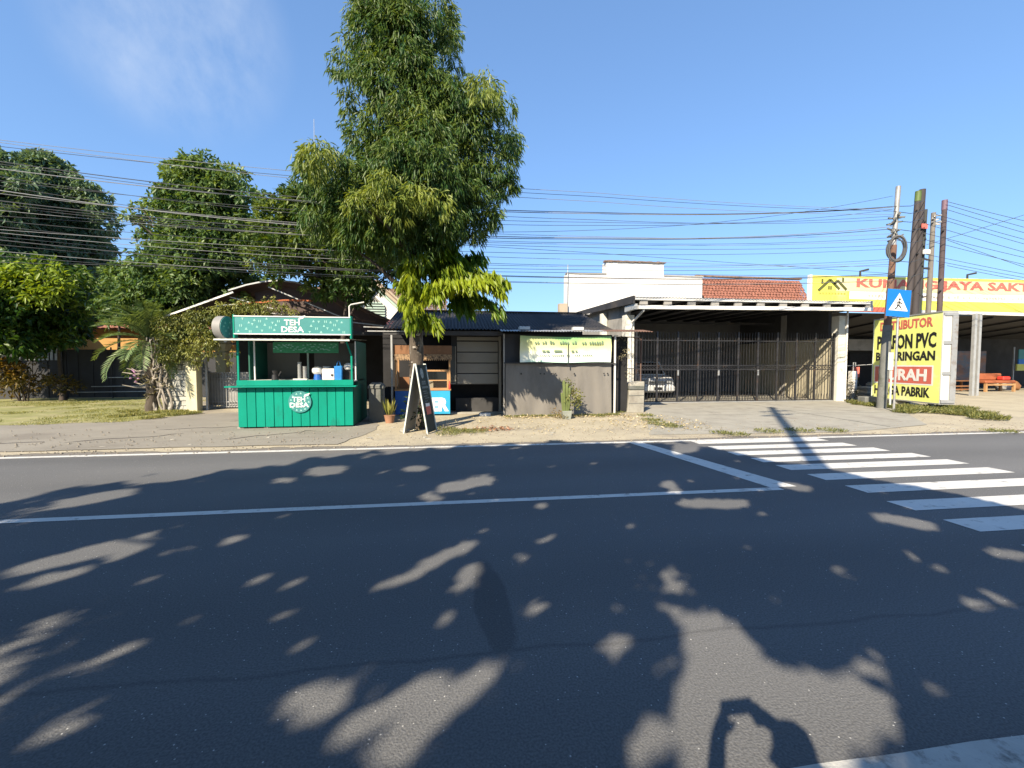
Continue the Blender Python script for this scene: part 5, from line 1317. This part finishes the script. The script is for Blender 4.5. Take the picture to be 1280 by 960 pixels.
for x in (vx0 + .02, vx1 - .20):
    for y in (vy + .65, vy + 2.9):
        w_ = MB().tube([(x, y, .30), (x + .18, y, .30)], .29, 18).build('wheel', M['rubber'], vn)
        MB().tube([(x - .005, y, .30), (x + .185, y, .30)], .17, 14).build('rim', M['steel'], w_)
for x in (vx0 - .12, vx1 + .0): Box('mirror', M['print_black'], vn, x, x + .12, vy + .8, vy + .9, 1.08, 1.22, .02)

# rusty pipe frame and broken concrete stub by the stall
st = thing('concrete_stub', 'broken leaning concrete block wall end before the garage column', 'wall stub', (5.8, 13.4, 0))
MB().add([(5.50, 13.22, 0), (6.06, 13.22, 0), (6.06, 13.75, 0), (5.50, 13.75, 0), (5.60, 13.24, .92), (6.08, 13.24, 1.0), (6.08, 13.70, 1.0), (5.58, 13.70, .95)], [(0, 3, 2, 1), (4, 5, 6, 7), (0, 1, 5, 4), (1, 2, 6, 5), (2, 3, 7, 6), (3, 0, 4, 7)]).build('block', M['conc'], st, bevel=.02)
Box('cap_block', M['greyconc'], st, 5.56, 6.05, 13.20, 13.6, .74, .86, .012)
for z in (.30, .55): MB().bar((5.55, 13.225, z), (6.06, 13.225, z + .01), .012, .014).build('mortar_joint', M['greyconc'], st)
pf = thing('pipe_frame', 'rusty pipe frame with thin bars standing over the concrete stub', 'frame', (6.1, 13.5, 0))
MB().tube([(4.9, 13.55, 2.42), (6.0, 13.55, 2.42)], .018, 6).build('top_pipe', M['darksteel'], pf)
MB().tube([(4.95, 13.5, 2.62), (5.95, 13.5, 2.63)], .016, 6).build('top_pipe', M['steel'], pf)
MB().tube([(6.10, 13.60, .0), (6.10, 13.60, 2.36), (5.85, 13.60, 2.40)], .022, 6).build('post', M['rust'], pf)
for i in range(5): MB().tube([(5.62 + i * .10, 13.62, .95), (5.62 + i * .10, 13.62, 1.42)], .008, 5).build('bar', M['darksteel'], pf)
MB().tube([(5.55, 13.62, 1.40), (6.1, 13.62, 1.40)], .012, 5).build('rail', M['darksteel'], pf)

# ================================================================== WHITE BUILDING WITH CLAY TILE LEAN-TO BEHIND THE GARAGE
wb = thing('white_building', 'tall plain white building with a raised parapet behind the garage', 'building', (10.5, 25, 0))
Box('wall', M['whitewall'], wb, 6.38, 14.46, 24.0, 24.7, 0, 6.58)
Box('parapet', M['whitewall'], wb, 8.66, 12.08, 24.02, 24.7, 6.58, 7.30)
mb = MB()
for i in range(26):
    a = 8.55 + i * .14; mb.box(a, a + .13, 23.92, 24.3, 7.30 + rng.uniform(0, .02), 7.37 + rng.uniform(0, .03))
mb.build('coping', M['oldtile'], wb)
Box('coping', M['greywall'], wb, 6.34, 8.65, 23.95, 24.3, 6.58, 6.64); Box('coping', M['greywall'], wb, 12.09, 14.5, 23.95, 24.3, 6.58, 6.66)
Box('low_wall', M['tan'], wb, 5.9, 6.37, 23.8, 24.2, 0, 4.9)
MB().tube([(6.36, 23.9, 4.2), (6.40, 23.9, 7.05)], .02, 6).build('pipe', M['steel'], wb)
rb_ = thing('tile_roof_house', 'house with orange clay tile roof beside the white building', 'house', (18, 25, 0))
o = tile_roof(14.5, 21.45, 23.85, 5.2, 24.75, 6.78, .20, .185, rng).build('roof_tile', M['brick'], rb_); o['kind'] = 'stuff'
Box('roof_deck', M['brick'], rb_, 14.5, 21.4, 24.8, 25.1, 4.0, 6.70)
Box('ridge', M['oldtile'], rb_, 14.47, 21.5, 24.7, 24.95, 6.78, 6.87)
Box('wall', M['greywall'], rb_, 14.6, 21.35, 24.2, 24.8, 0, 5.3)

# ================================================================== SHOP WITH YELLOW BILLBOARD
bs_ = thing('material_shop', 'building material shop with long yellow billboard over its open front', 'shop', (24, 20, 0))
bbx0, bbx1, by = 16.62, 36.0, 18.5
def bz(t): return 5.68 + .10 * t
bb = MB().prism([(bbx0, 4.20), (bbx1, 4.10), (bbx1, 5.82), (bbx0, 5.68)], by, by + .12, 'y').build('billboard', M['yellow'], bs_)
Box('billboard_frame', M['white'], bs_, bbx0 - .12, bbx0 - .002, by - .02, by + .14, 4.3, 5.70)
wn = MB().prism([(18.6, 4.62), (bbx1, 4.60), (bbx1, 4.98), (18.6, 4.98)], by - .008, by - .002, 'y').build('white_band', M['print_white'], bb)
bn2 = MB().prism([(17.9, 4.985), (28.6, 4.985), (28.6, 5.62), (17.9, 5.60)], by - .007, by - .001, 'y').build('pale_field', mat('pale_yellow_print', (.78, .72, .42), .5, .06, 1), bb)
text('KUNANG JAYA SAKTI', M['print_red2'], bb, 18.95, 29.0, 5.05, 5.60, by - .009, bold=.04)
mb = MB()
for x in np.arange(19.6, 28.5, .17):
    if rng.uniform() < .85: mb.box(x, x + .12, by - .012, by - .009, 4.74, 4.74 + rng.uniform(.08, .14))
mb.build('fine_print', mat('faint_print', (.62, .55, .42), .6), wn)['kind'] = 'stuff'
# house emblem
mb = MB(); y = by - .012
for (a, b) in (((16.95, 4.98), (17.55, 5.50)), ((17.55, 5.50), (18.05, 5.06)), ((17.75, 5.30), (17.95, 5.46)), ((17.95, 5.46), (18.42, 5.04))): mb.bar((a[0], y, a[1]), (b[0], y, b[1]), .02, .12)
for x, z in ((17.10, 5.30), (18.18, 5.38)): mb.box(x, x + .10, y - .003, y + .005, z, z + .22)
for x in (17.46, 17.57):
    for z in (5.04, 5.13): mb.box(x, x + .08, y - .003, y + .005, z, z + .07)
mb.build('house_emblem', mat('emblem_print', (.10, .11, .03), .5), bb)
mb = MB()
for x in np.arange(17.0, 18.3, .16): mb.box(x, x + .11, y, y + .006, 4.82, 4.90)
mb.build('emblem_print', mat('emblem_small_print', (.45, .42, .08), .5), bb)
for x in (19.45, 25.5, 31.5): MB().tube([(x, by + .3, 5.6), (x, by + .3, 6.0), (x + .25, by + .1, 6.06)], .05, 6).build('floodlight', M['darkmetal'], bs_)
MB().prism([(bbx0 + .1, 4.06), (bbx1, 3.92), (bbx1, 4.08), (bbx0 + .1, 4.19)], by - .04, by + .14, 'y').build('fascia', M['white'], bs_)
MB().prism([(17.0, 4.0), (21.2, 4.0), (21.2, 4.22), (17.0, 4.22)], by - .3, by - .26, 'y').build('red_valance', M['print_red2'], bs_)
# open front: roof soffit, posts, back wall
for i in range(22):
    a = 16.4 + i * 1.4; MB().prism([(18.7, 4.0), (25.2, 3.3), (25.2, 3.26), (18.7, 3.96)], a, a + 1.39, 'x').build('ceiling_sheet', M['darkwall'], bs_)
for x in (17, 19.5, 22, 24.5, 27, 29.5, 32, 34.5): MB().bar((x, 18.7, 3.9), (x, 25, 3.2), .06, .09).build('rafter', M['darkmetal'], bs_)
for x in (24.98, 25.24): Box('post', M['steel'], bs_, x, x + .13, 18.0, 18.13, -.02, 3.98)
Box('post', M['steel'], bs_, 31.5, 31.65, 18.0, 18.13, -.02, 3.98)
Box('back_wall', M['darkwall'], bs_, 16.2, 48, 25.2, 25.4, 0, 3.6)
Box('back_door', M['blackwall'], bs_, 25.4, 28.4, 25.1, 25.19, 0, 2.3)
Box('inner_panel', M['greywall'], bs_, 24.5, 30.2, 24.3, 24.4, 2.4, 3.1)
Box('side_wall', M['greywall'], bs_, 16.3, 16.45, 17.5, 25.2, 0, 4.0)
Box('blue_door', mat('blue_grey_door', (.05, .09, .14), .6), bs_, 19.5, 21.2, 24.9, 25.0, 0, 2.4)
pst = Box('poster', M['cyan'], bs_, 18.3, 21.0, 23.4, 23.44, 2.55, 3.15)
Box('poster', M['print_red2'], bs_, 17.4, 18.28, 23.4, 23.44, 2.55, 3.1)
md = mat('printed_boards', (.36, .17, .10), .6, .5, .9, stain=(.14, .19, .24), stain_amt=.8, stain_scale=.7, stretch=(1, 1, 2.2))
for i, (a, b) in enumerate(((28.6, 30.0), (30.03, 31.4), (31.43, 32.9))): Box('display_board', md, bs_, a, b, 23.0 + .02 * i, 23.06 + .02 * i, .5, 2.35)
Box('display_post', M['steel'], bs_, 34.3, 34.36, 22.6, 22.66, 0, 2.6)
pz = thing('wall_poster', 'teal, blue and yellow poster at the far edge of the shop', 'poster', (34, 22.5, 0))
Box('poster', M['teal'], pz, 34.5, 36, 22.5, 22.54, 1.85, 2.45); Box('blue_band', M['blue'], pz, 34.5, 36, 22.49, 22.55, 1.55, 1.85); Box('yellow_band', M['yellow'], pz, 34.4, 36, 22.48, 22.56, 1.15, 1.55)
# benches, sofa and scooter on the forecourt
def pallet(name, label, x, y, w, d, h, m, group=None):
    t = thing(name, label, 'bench', (x, y, 0))
    for px in (x, x + w - .09):
        for py in (y, y + d - .09): Box('leg', m, t, px, px + .09, py, py + .09, .03, h)
    for i in range(4): Box('slat', m, t, x, x + w, y + i * d / 4, y + (i + 1) * d / 4 - .03, h, h + .035)
    for z in (.12, h * .5): Box('rail', m, t, x + .09, x + w - .09, y - .02, y + .01, z, z + .07)
    return t
pallet('wooden_bench', 'pale wooden slatted bench just past the signboard in the shop', 23.9, 19.3, 1.15, .6, .45, M['lightwood'])
pallet('wooden_crate_bench', 'brown wooden slatted bench right behind the shop post', 27.4, 20.6, 1.4, .7, .60, M['wood'])
sf = thing('orange_bench', 'orange upholstered bench with wooden legs under the shop roof', 'bench', (30.3, 20.6, 0))
sx = 29.2
Box('seat', M['orange'], sf, sx, sx + 2.0, 20.4, 21.1, .48, .64, .04); Box('back', M['orange'], sf, sx, sx + 1.9, 21.0, 21.2, .64, 1.02, .04)
Box('cushion', M['print_red'], sf, sx + 1.45, sx + 1.95, 20.6, 20.95, .642, .86, .05)
for x in (sx, sx + 1.86):
    for y in (20.4, 21.0): Box('leg', M['lightwood'], sf, x, x + .12, y, y + .1, -.01, .48)
Box('apron_rail', M['lightwood'], sf, sx + .12, sx + 1.86, 20.38, 20.42, .36, .46)
sc_ = thing('motor_scooter', 'dark navy motor scooter parked at the edge beside the orange bench', 'scooter', (33.2, 20.3, 0))
sx, sy = 33.0, 20.2
MB().prism([(sx - .1, .35), (sx + .35, .28), (sx + .9, .30), (sx + 1.35, .45), (sx + 1.45, .85), (sx + .75, .80), (sx + .45, .55), (sx + .15, .62), (sx + .02, 1.05), (sx - .12, 1.02)], sy - .15, sy + .15, 'y').build('body', M['navy'], sc_, bevel=.04)
Box('seat', M['rubber'], sc_, sx + .6, sx + 1.4, sy - .14, sy + .14, .83, .93, .04)
for x in (sx - .05, sx + 1.2):
    w_ = MB().tube([(x, sy - .05, .27), (x, sy + .05, .27)], .27, 18).build('wheel', M['rubber'], sc_); MB().tube([(x, sy - .055, .27), (x, sy + .055, .27)], .16, 14).build('rim', M['steel'], w_)
MB().tube([(sx - .05, sy, .27), (sx + .0, sy, 1.12)], .035, 8).build('fork', M['steel'], sc_)
MB().tube([(sx + .04, sy - .34, 1.14), (sx, sy, 1.10), (sx + .04, sy + .34, 1.14)], .018, 6).build('handlebar', M['print_black'], sc_)
Box('headlight', M['zinc'], sc_, sx - .17, sx - .10, sy - .08, sy + .08, .92, 1.02, .02)
for i in range(3):
    x = 31.9 + i * .5
    t_ = thing('sack', ('grey sack slumped beside the orange bench', 'dark sack between the grey sack and the scooter', 'brown sack closest to the scooter')[i], 'sack', (x, 21.2, 0))
    MB().blob((x, 21.6, .28), .32, 2, .5, i + 5, (.8, .7, 1.1)).build('sack', (M['greywall'], M['shirt'], M['wood'])[i], t_)

# stack of flat grey tiles, white post, clothes beside the garage's far column
ts = thing('tile_stack', 'stack of weathered flat tiles piled beside the garage column', 'tile stack', (17.0, 16.6, 0))
for i in range(15):
    for k in range(3):
        if i > 9 + 3 * (k == 1): continue
        x = 16.75 + k * .42 + rng.uniform(-.05, .05) + .008 * i; y = 15.6 + rng.uniform(-.05, .05)
        o = Box('tile', M['greyconc'] if (i + k) % 3 else M['conc'], ts, x - .20, x + .19, y, y + .42, .02 + i * .062, .02 + i * .062 + rng.uniform(.040, .052), .006)
wp_ = thing('white_post', 'short white post standing behind the stack of tiles', 'post', (16.9, 16.6, 0))
Box('post', M['white'], wp_, 16.88, 17.12, 16.5, 16.72, 0, 1.25, .01); MB().tube([(16.95, 16.55, 1.25), (16.95, 16.55, 1.62), (17.05, 16.55, 1.62), (17.05, 16.55, 1.45)], .02, 6).build('tap', M['zinc'], wp_)
hb_ = thing('dry_bush', 'grey dry bush growing at the foot of the garage column', 'bush', (16.5, 16.3, 0))
P, d, s_, T = tufts(rng, [(16.35 + rng.uniform(0, .45), 16.2 + rng.uniform(-.2, .2), rng.uniform(.1, 1.0), .22, .35) for i in range(14)], 40, 6, 0)
link('leaves', leaf_mesh('leaves', P, d, s_, .09, .03, T, M['leaf_dry']), hb_)
ct = thing('hanging_cloth', 'red and white cloth hanging between the white post and signboard', 'cloth', (17.9, 17.5, 0))
MB().grid(lambda u, v: (17.85 + u * .42, 17.5 + .06 * math.sin(u * 9), 1.42 - v * (.55 - .2 * abs(u - .5))), 12, 6).build('cloth', M['print_red2'], ct); MB().tube([(17.2, 17.5, 1.45), (19.2, 17.5, 1.55)], .008, 5).build('line', M['white'], ct)
gb = thing('green_block', 'mossy concrete block lying in the weeds by the tile stack', 'block', gnd(1085, 506))
p = gnd(1086, 507); Box('block', M['greyconc'], gb, p.x - .25, p.x + .25, p.y - .1, p.y + .25, 0, .34, .03)
sk = thing('pale_rock', 'pale rounded rock under the yellow signboard', 'rock', gnd(1128, 508))
p = gnd(1128, 508); MB().blob((p.x, p.y, .12), .22, 2, .4, 4, (1.3, 1, .8)).build('rock', M['conc'], sk)

# ================================================================== YELLOW SIGNBOARD (double sided light box, edge on to the road)
sg_ = thing('signboard', 'yellow lightbox signboard with black and red lettering standing in the weeds', 'signboard', (16.26, 15.03, 0), R(-99.9))
M['lemon'] = mat('lemon_print', (.90, .95, .27), .5, .06, .8, stain=(.92, .95, .55), stain_amt=.35, stain_scale=.9)
bx = Box('box', M['lemon'], sg_, 0, 2.80, 0, .46, .26, 3.25, 0, True)
for (a, b, z0, z1) in ((0, 2.8, .23, .27), (0, 2.8, 3.235, 3.275)): Box('frame', M['zinc'], sg_, a - .02, b + .015, -.02, .48, z0, z1, 0, True)
Box('frame', M['paleframe'], sg_, -.025, .0, -.018, .478, .271, 3.234, 0, True)
Box('end_panel', M['whitezinc'], sg_, 2.801, 2.815, .0, .46, .272, 3.233, 0, True)
for z in (.28, 1.2, 2.2, 3.12): Box('end_rib', M['zinc'], sg_, 2.816, 2.85, .01, .45, z, z + .10, 0, True)
Box('end_rib', M['zinc'], sg_, 2.816, 2.86, .28, .45, .385, 3.115, 0, True)
Box('end_rib', M['white'], sg_, 2.816, 2.845, .0, .03, .385, 3.115, 0, True)
def st_(body, m, x0, x1, z0, z1, y=-.004, b=.04): text(body, m, bx, x0, x1, z0, z1, y, bold=b, local=True)
st_('DISTRIBUTOR', M['print_red2'], .30, 2.48, 2.80, 3.13, b=.03)
st_('PLAFON PVC', M['print_black'], .18, 2.62, 2.10, 2.62, b=.032)
st_('BAJA RINGAN', M['print_black'], .14, 2.60, 1.58, 2.00, b=.032)
rdp = Box('red_panel', M['print_red2'], bx, .12, 2.50, -.006, -.001, .88, 1.46, 0, True)
Box('white_rim', M['print_white'], bx, .07, 2.55, -.0035, -.0005, .83, 1.51, 0, True)
st_('MURAH', M['print_white'], .30, 2.32, .96, 1.38, -.008, .035)
st_('HARGA PABRIK', M['print_black'], .12, 2.46, .42, .76, b=.03)
for x in (.5, 2.2): Box('leg', M['steel'], sg_, x, x + .12, .17, .29, -.05, .23, 0, True)

# ================================================================== POLES, COIL, PEDESTRIAN SIGN
def pole(label, base, top, r0, r1, m, cap=None, split=None, name='utility_pole'):
    t = thing(name, label, 'pole', base)
    b, q = Vector(base), Vector(top)
    if split:
        mid = b.lerp(q, split[0]); rm = r0 + (r1 - r0) * split[0]
        MB().tube([b - Vector((0, 0, .1)), mid], [r0, rm], 14).build('pole', m, t); MB().tube([mid, q], [rm * .8, r1], 12).build('upper_pole', split[1], t)
    else: MB().tube([b - Vector((0, 0, .1)), q], [r0, r1], 14).build('pole', m, t)
    if cap: MB().tube([b.lerp(q, .955), q + (q - b) * .003], [r1 * 1.08, r1 * 1.08], 12).build('band', cap, t)
    return t
p1b = gnd(1101, 511); p1t = at(1123, 233, p1b.y - .05)
P1 = pole('brown rusty pole with grey upper length and a cable coil', p1b, p1t, .135, .075, M['rust'], split=(.74, M['galv']))
lw = MB().tube([p1b.lerp(p1t, .0) + Vector((0, -.01, 0)), p1b.lerp(p1t, .38) + Vector((0, -.01, 0))], [.145, .135], 14).build('grey_wrap', M['greyconc'], P1)
Box('notice', M['paleframe'], P1, p1b.x + .02, p1b.x + .22, p1b.y - .185, p1b.y - .165, 1.35, 1.95)
Box('notice', M['paleframe'], P1, p1b.x + .16, p1b.x + .22, p1b.y - .16, p1b.y - .14, .15, 1.34)
for i in range(22):
    z = rng.uniform(5.7, 6.6); u = z / p1t.z; c = p1b.lerp(p1t, u); a = rng.uniform(0, 6.28)
    MB().bar(c + Vector((.05 * math.cos(a), .05 * math.sin(a), 0)), c + Vector((.26 * math.cos(a), .22 * math.sin(a), rng.uniform(-.1, .1))), .045).build('clamp', M['greyconc'], P1)
coil = thing('cable_coil', 'coil of black cable hanging on the brown rusty pole', 'cable coil', at(1123, 312, 12.9))
c = at(1121, 311, 12.72)
for k in range(7):
    rr_ = .40 + rng.uniform(-.05, .04); oy = rng.uniform(-.06, .06); ox = rng.uniform(-.03, .03)
    MB().tube([(c.x + ox + .15 * math.cos(t) * (1 + rng.uniform(-.03, .03)), c.y + oy - .15 * math.cos(t), c.z + rr_ * math.sin(t)) for t in np.linspace(0, 2 * math.pi, 25)], .022, 6).build('loop', M['rope'], coil)
for (xt, yt, xb, r0, r1, m, cap, lab) in (
    (1148, 240, 1134, .125, .105, 'pole_a', 'paint_lime', 'dark pole with a dull green painted top in the pole cluster'),
    (1153, 237, 1143, .145, .12, 'pole_b', None, 'tallest black pole with a red tag in the pole cluster'),
    (1157, 262, 1148, .08, .07, 'pole_c', None, 'thin dark pole tucked behind the tallest black pole'),
    (1167, 266, 1160, .11, .085, 'pole_d', None, 'grey concrete pole with insulators beside the black poles'),
    (1181, 251, 1174, .105, .095, 'pole_e', 'paint_mauve', 'single dark brown grey pole standing farthest along the row')):
    mm = {'pole_a': ('dark_brown_pole', (.06, .05, .05)), 'pole_b': ('black_pole', (.05, .043, .045)), 'pole_c': ('green_black_pole', (.05, .055, .05)), 'pole_d': ('grey_pole', (.17, .155, .14)), 'pole_e': ('brown_grey_pole', (.085, .062, .066))}[m]
    Y = 16.6; q = at(xt, yt, Y); b = at(xb, 395, Y); u = q.z / (q.z - b.z); bs0 = q + (b - q) * u
    capm = {'paint_lime': mat('lime_pole_paint', (.10, .15, .04), .6), 'paint_mauve': mat('mauve_pole_paint', (.18, .11, .15), .6), None: None}[cap]
    t_ = pole(lab, (bs0.x, Y, 0), q, r0, r1, mat(mm[0], mm[1], .8, .3, 2, stretch=(1, 1, .4)), capm)
    base = Vector((bs0.x, Y, 0))
    for i in range({'pole_c': 14, 'pole_d': 12, 'pole_b': 4, 'pole_a': 2, 'pole_e': 3}[m]):
        uu = rng.uniform(.93, .985) if m == 'pole_d' else rng.uniform(.5, .97); cc = base.lerp(q, uu); a = rng.uniform(0, 6.28)
        MB().bar(cc + Vector((.05 * math.cos(a), -.05, 0)), cc + Vector((.26 * math.cos(a), -.12, rng.uniform(-.08, .08))), .05).build('bracket', M['galv'] if m == 'pole_d' else M['darkmetal'], t_)
    if m == 'pole_b':
        cc = base.lerp(q, .82); Box('red_tag', M['print_red2'], t_, cc.x - .14, cc.x + .14, cc.y - .20, cc.y - .17, cc.z - .08, cc.z + .12)
        cc = base.lerp(q, .70); Box('splice_box', M['white'], t_, cc.x + .02, cc.x + .30, cc.y - .26, cc.y - .14, cc.z - .08, cc.z + .12, .02)
# pedestrian crossing sign
pb3 = gnd(1117, 515); ps = thing('crossing_sign', 'blue pedestrian crossing sign on a thin grey pole by the brown pole', 'road sign', pb3)
q = at(1124, 362, pb3.y)
MB().tube([pb3 - Vector((0, 0, .05)), q], .032, 10).build('pole', M['zinc'], ps)
sy = pb3.y - .05; pc = at(1123, 379, sy); hs = .43
tl = Matrix.Rotation(R(3), 3, 'Y')
def rp_(x, z): v = tl @ Vector((x, 0, z)); return (pc.x + v.x, pc.z + v.z)
pn = MB().prism([rp_(-hs, -hs), rp_(hs, -hs), rp_(hs, hs), rp_(-hs, hs)], sy - .012, sy, 'y').build('panel', M['blue'], ps)
MB().prism([rp_(-.35, -.24), rp_(.35, -.24), rp_(0, .32)], sy - .016, sy - .0125, 'y').build('triangle', M['print_white'], pn)
mb = MB(); y = sy - .019
def lb(a, b, w_): A, B = rp_(*a), rp_(*b); mb.bar((A[0], y, A[1]), (B[0], y, B[1]), .004, w_)
lb((.0, .06), (-.02, -.06), .075); lb((-.02, -.05), (.08, -.14), .04); lb((.08, -.14), (.10, -.21), .035); lb((-.03, -.05), (-.06, -.14), .04); lb((-.06, -.14), (-.13, -.20), .035)
lb((.01, .05), (.08, -.01), .03); lb((.08, -.01), (.13, .02), .028); lb((-.01, .05), (-.08, -.02), .03); lb((-.08, -.02), (-.07, -.07), .028)
A = rp_(.02, .12); mb.prism([(A[0] + .038 * math.cos(t), A[1] + .038 * math.sin(t)) for t in np.linspace(0, 6.28, 13)[:-1]], y - .002, y + .002, 'y')
mb.build('walking_figure', M['print_black'], pn)

# ================================================================== OVERHEAD CABLES
def cable(pts, r, m, lab, seg=40):
    """smooth span through three surveyed heights"""
    (xa, za), (xb, zb), (xc, zc) = pts[0], pts[1], pts[2]
    def zf(x): return za * (x - xb) * (x - xc) / ((xa - xb) * (xa - xc)) + zb * (x - xa) * (x - xc) / ((xb - xa) * (xb - xc)) + zc * (x - xa) * (x - xb) / ((xc - xa) * (xc - xb))
    return zf
ZL = [(175, 235, 262), (183, 240, 264), (202, 263, 258), (211, 265, 259), (226, 276, 270), (232, 290, 245), (238, 296, 283), (251, 298, 286), (255, 302, 297), (263, 304, 300), (270, 310, 342), (283, 330, 324), (291, 332, 327), (300, 345, 342), (306, 346, 344), (314, 352, 350), (320, 353, 351), (328, 340, 346), (178, 246, 268), (205, 271, 274), (221, 281, 262), (242, 293, 292), (258, 307, 306), (276, 316, 311), (287, 322, 333), (296, 336, 330)]
ORD = 'topmost second third fourth fifth sixth seventh eighth ninth tenth eleventh twelfth thirteenth fourteenth fifteenth sixteenth seventeenth eighteenth nineteenth twentieth twenty-first twenty-second twenty-third twenty-fourth twenty-fifth lowest'.split()
made = []
for i, (a, b, c) in enumerate(ZL):
    Y = 12.1 + .09 * (i % 6)
    pa, pb_, pc_ = at(0, a, Y), at(640, b, Y), at(1116, c, 12.95)
    pb_ = at(640, b, Y)
    zf = cable(((pa.x, pa.z), (pb_.x, pb_.z), (pc_.x, pc_.z)), 0, None, '')
    xs_ = np.linspace(-16.5, pc_.x, 46)
    pts = [(x, Y + (12.95 - Y) * max(0, (x - 4) / (pc_.x - 4)), zf(x)) for x in xs_]
    thick = i in (2, 3, 6, 7, 13)
    o = MB().tube(pts, .0105 if thick else .0062, 5).build('cable', M['greycable'] if i % 3 == 0 else M['rope'])
    made.append((zf(3.0) / Y, thick, o))
for k, (z_, thick, o) in enumerate(sorted(made, key=lambda q: -q[0])):
    n_ = 'lowest' if k == len(made) - 1 else ORD[k] if k == 0 else ORD[k] + ' from the top'
    tag(o, ('thick' if thick else 'thin') + ' overhead cable, ' + n_ + ' where they leave the tall tree for the poles', 'cable', 'overhead cables along the road')
over = []
for i, (px, a, b) in enumerate(((1184, 252, 276), (1184, 256, 285), (1184, 262, 292), (1170, 268, 300), (1170, 272, 306), (1158, 280, 316), (1158, 292, 322), (1158, 300, 331), (1184, 300, 336), (1158, 318, 342), (1170, 326, 346), (1158, 306, 258), (1184, 332, 350))):
    p_, q_ = at(px, a, 16.4), at(1300, b, 15.6 + .1 * (i % 4)); e_ = q_ + (q_ - p_) * 1.4
    pts = [p_.lerp(e_, t) - Vector((0, 0, .25 * math.sin(math.pi * t) * .6)) for t in np.linspace(0, 1, 20)]
    o = MB().tube(pts, .010, 5).build('cable', M['rope'])
    over.append((b, o))
for k, (b, o) in enumerate(sorted(over, key=lambda q: q[0])):
    tag(o, 'wire running past the pole cluster, ' + (ORD[k] if k < len(over) - 1 else 'lowest') + (' from the top' if 0 < k < len(over) - 1 else '') + ' at the picture edge', 'cable', 'wires beyond the pole cluster')
for i, (a, b) in enumerate(((258, 250), (264, 262), (276, 272), (286, 284), (299, 300), (326, 322), (345, 340))):
    p_, q_ = at(1117, a, 12.95), at(1156, b, 16.4)
    o = MB().tube([p_, p_.lerp(q_, .5) - Vector((0, 0, .12)), q_], .012, 5).build('cable', M['rope'])
    tag(o, 'short wire bridging the brown pole and the cluster, ' + (ORD[i] if i < 6 else 'lowest') + (' from the top' if 0 < i < 6 else ''), 'cable', 'wires between the poles')

# ================================================================== THE PHOTOGRAPHER (behind the lens; only the shadow reaches the road)
pe = thing('person', 'standing person in dark clothes holding up a phone with both hands', 'person', (0.05, -.34, .0))
sk_v, sk_e, sk_r = [], [], []
def chain(pts, rads, start=None):
    prev = start
    for p_, r_ in zip(pts, rads):
        sk_v.append(p_); sk_r.append(r_); i = len(sk_v) - 1
        if prev is not None: sk_e.append((prev, i))
        prev = i
    return prev
hip = chain([(.05, -.42, .92)], [.14]); chest = chain([(.05, -.41, 1.10), (.05, -.40, 1.30), (.05, -.40, 1.40)], [.13, .155, .11], hip)
neck = chain([(.05, -.38, 1.47)], [.055], chest); chain([(.05, -.36, 1.54), (.05, -.35, 1.64), (.05, -.36, 1.70)], [.075, .095, .06], neck)
for s_ in (-1, 1):
    chain([(.05 + s_ * .10, -.42, .84), (.05 + s_ * .11, -.40, .48), (.05 + s_ * .11, -.43, .08), (.05 + s_ * .12, -.28, .04)], [.095, .062, .045, .035], hip)
    sh_ = chain([(.05 + s_ * .18, -.40, 1.38), (.05 + s_ * .30, -.30, 1.24), (.03 + s_ * .14, -.10, 1.47)], [.065, .046, .034], chest)
    hd_ = chain([(.02 + s_ * .09, -.075, 1.52)], [.032], sh_)
    for f in range(4): chain([(.01 + s_ * (.085 - .004 * f), -.07 + .004 * f, 1.505 + .018 * f), (.01 + s_ * (.055), -.058, 1.505 + .018 * f)], [.009, .008], hd_)
    chain([(.01 + s_ * .06, -.105, 1.50), (.01 + s_ * .045, -.10, 1.53)], [.011, .009], hd_)
me = bpy.data.meshes.new('body'); me.from_pydata(sk_v, sk_e, []); me.materials.append(M['shirt'])
bo = link('body', me, pe); md_ = bo.modifiers.new('skin', 'SKIN')
for i, v in enumerate(me.skin_vertices[0].data): v.radius = (sk_r[i], sk_r[i]); v.use_root = (i == 0)
sd_ = bo.modifiers.new('subdiv', 'SUBSURF'); sd_.levels = sd_.render_levels = 1
ph = thing('phone', 'dark mobile phone held up in both hands', 'phone', (0, -.05, 1.55))
Box('case', M['print_black'], ph, -.078, .078, -.062, -.052, 1.512, 1.588, .003)
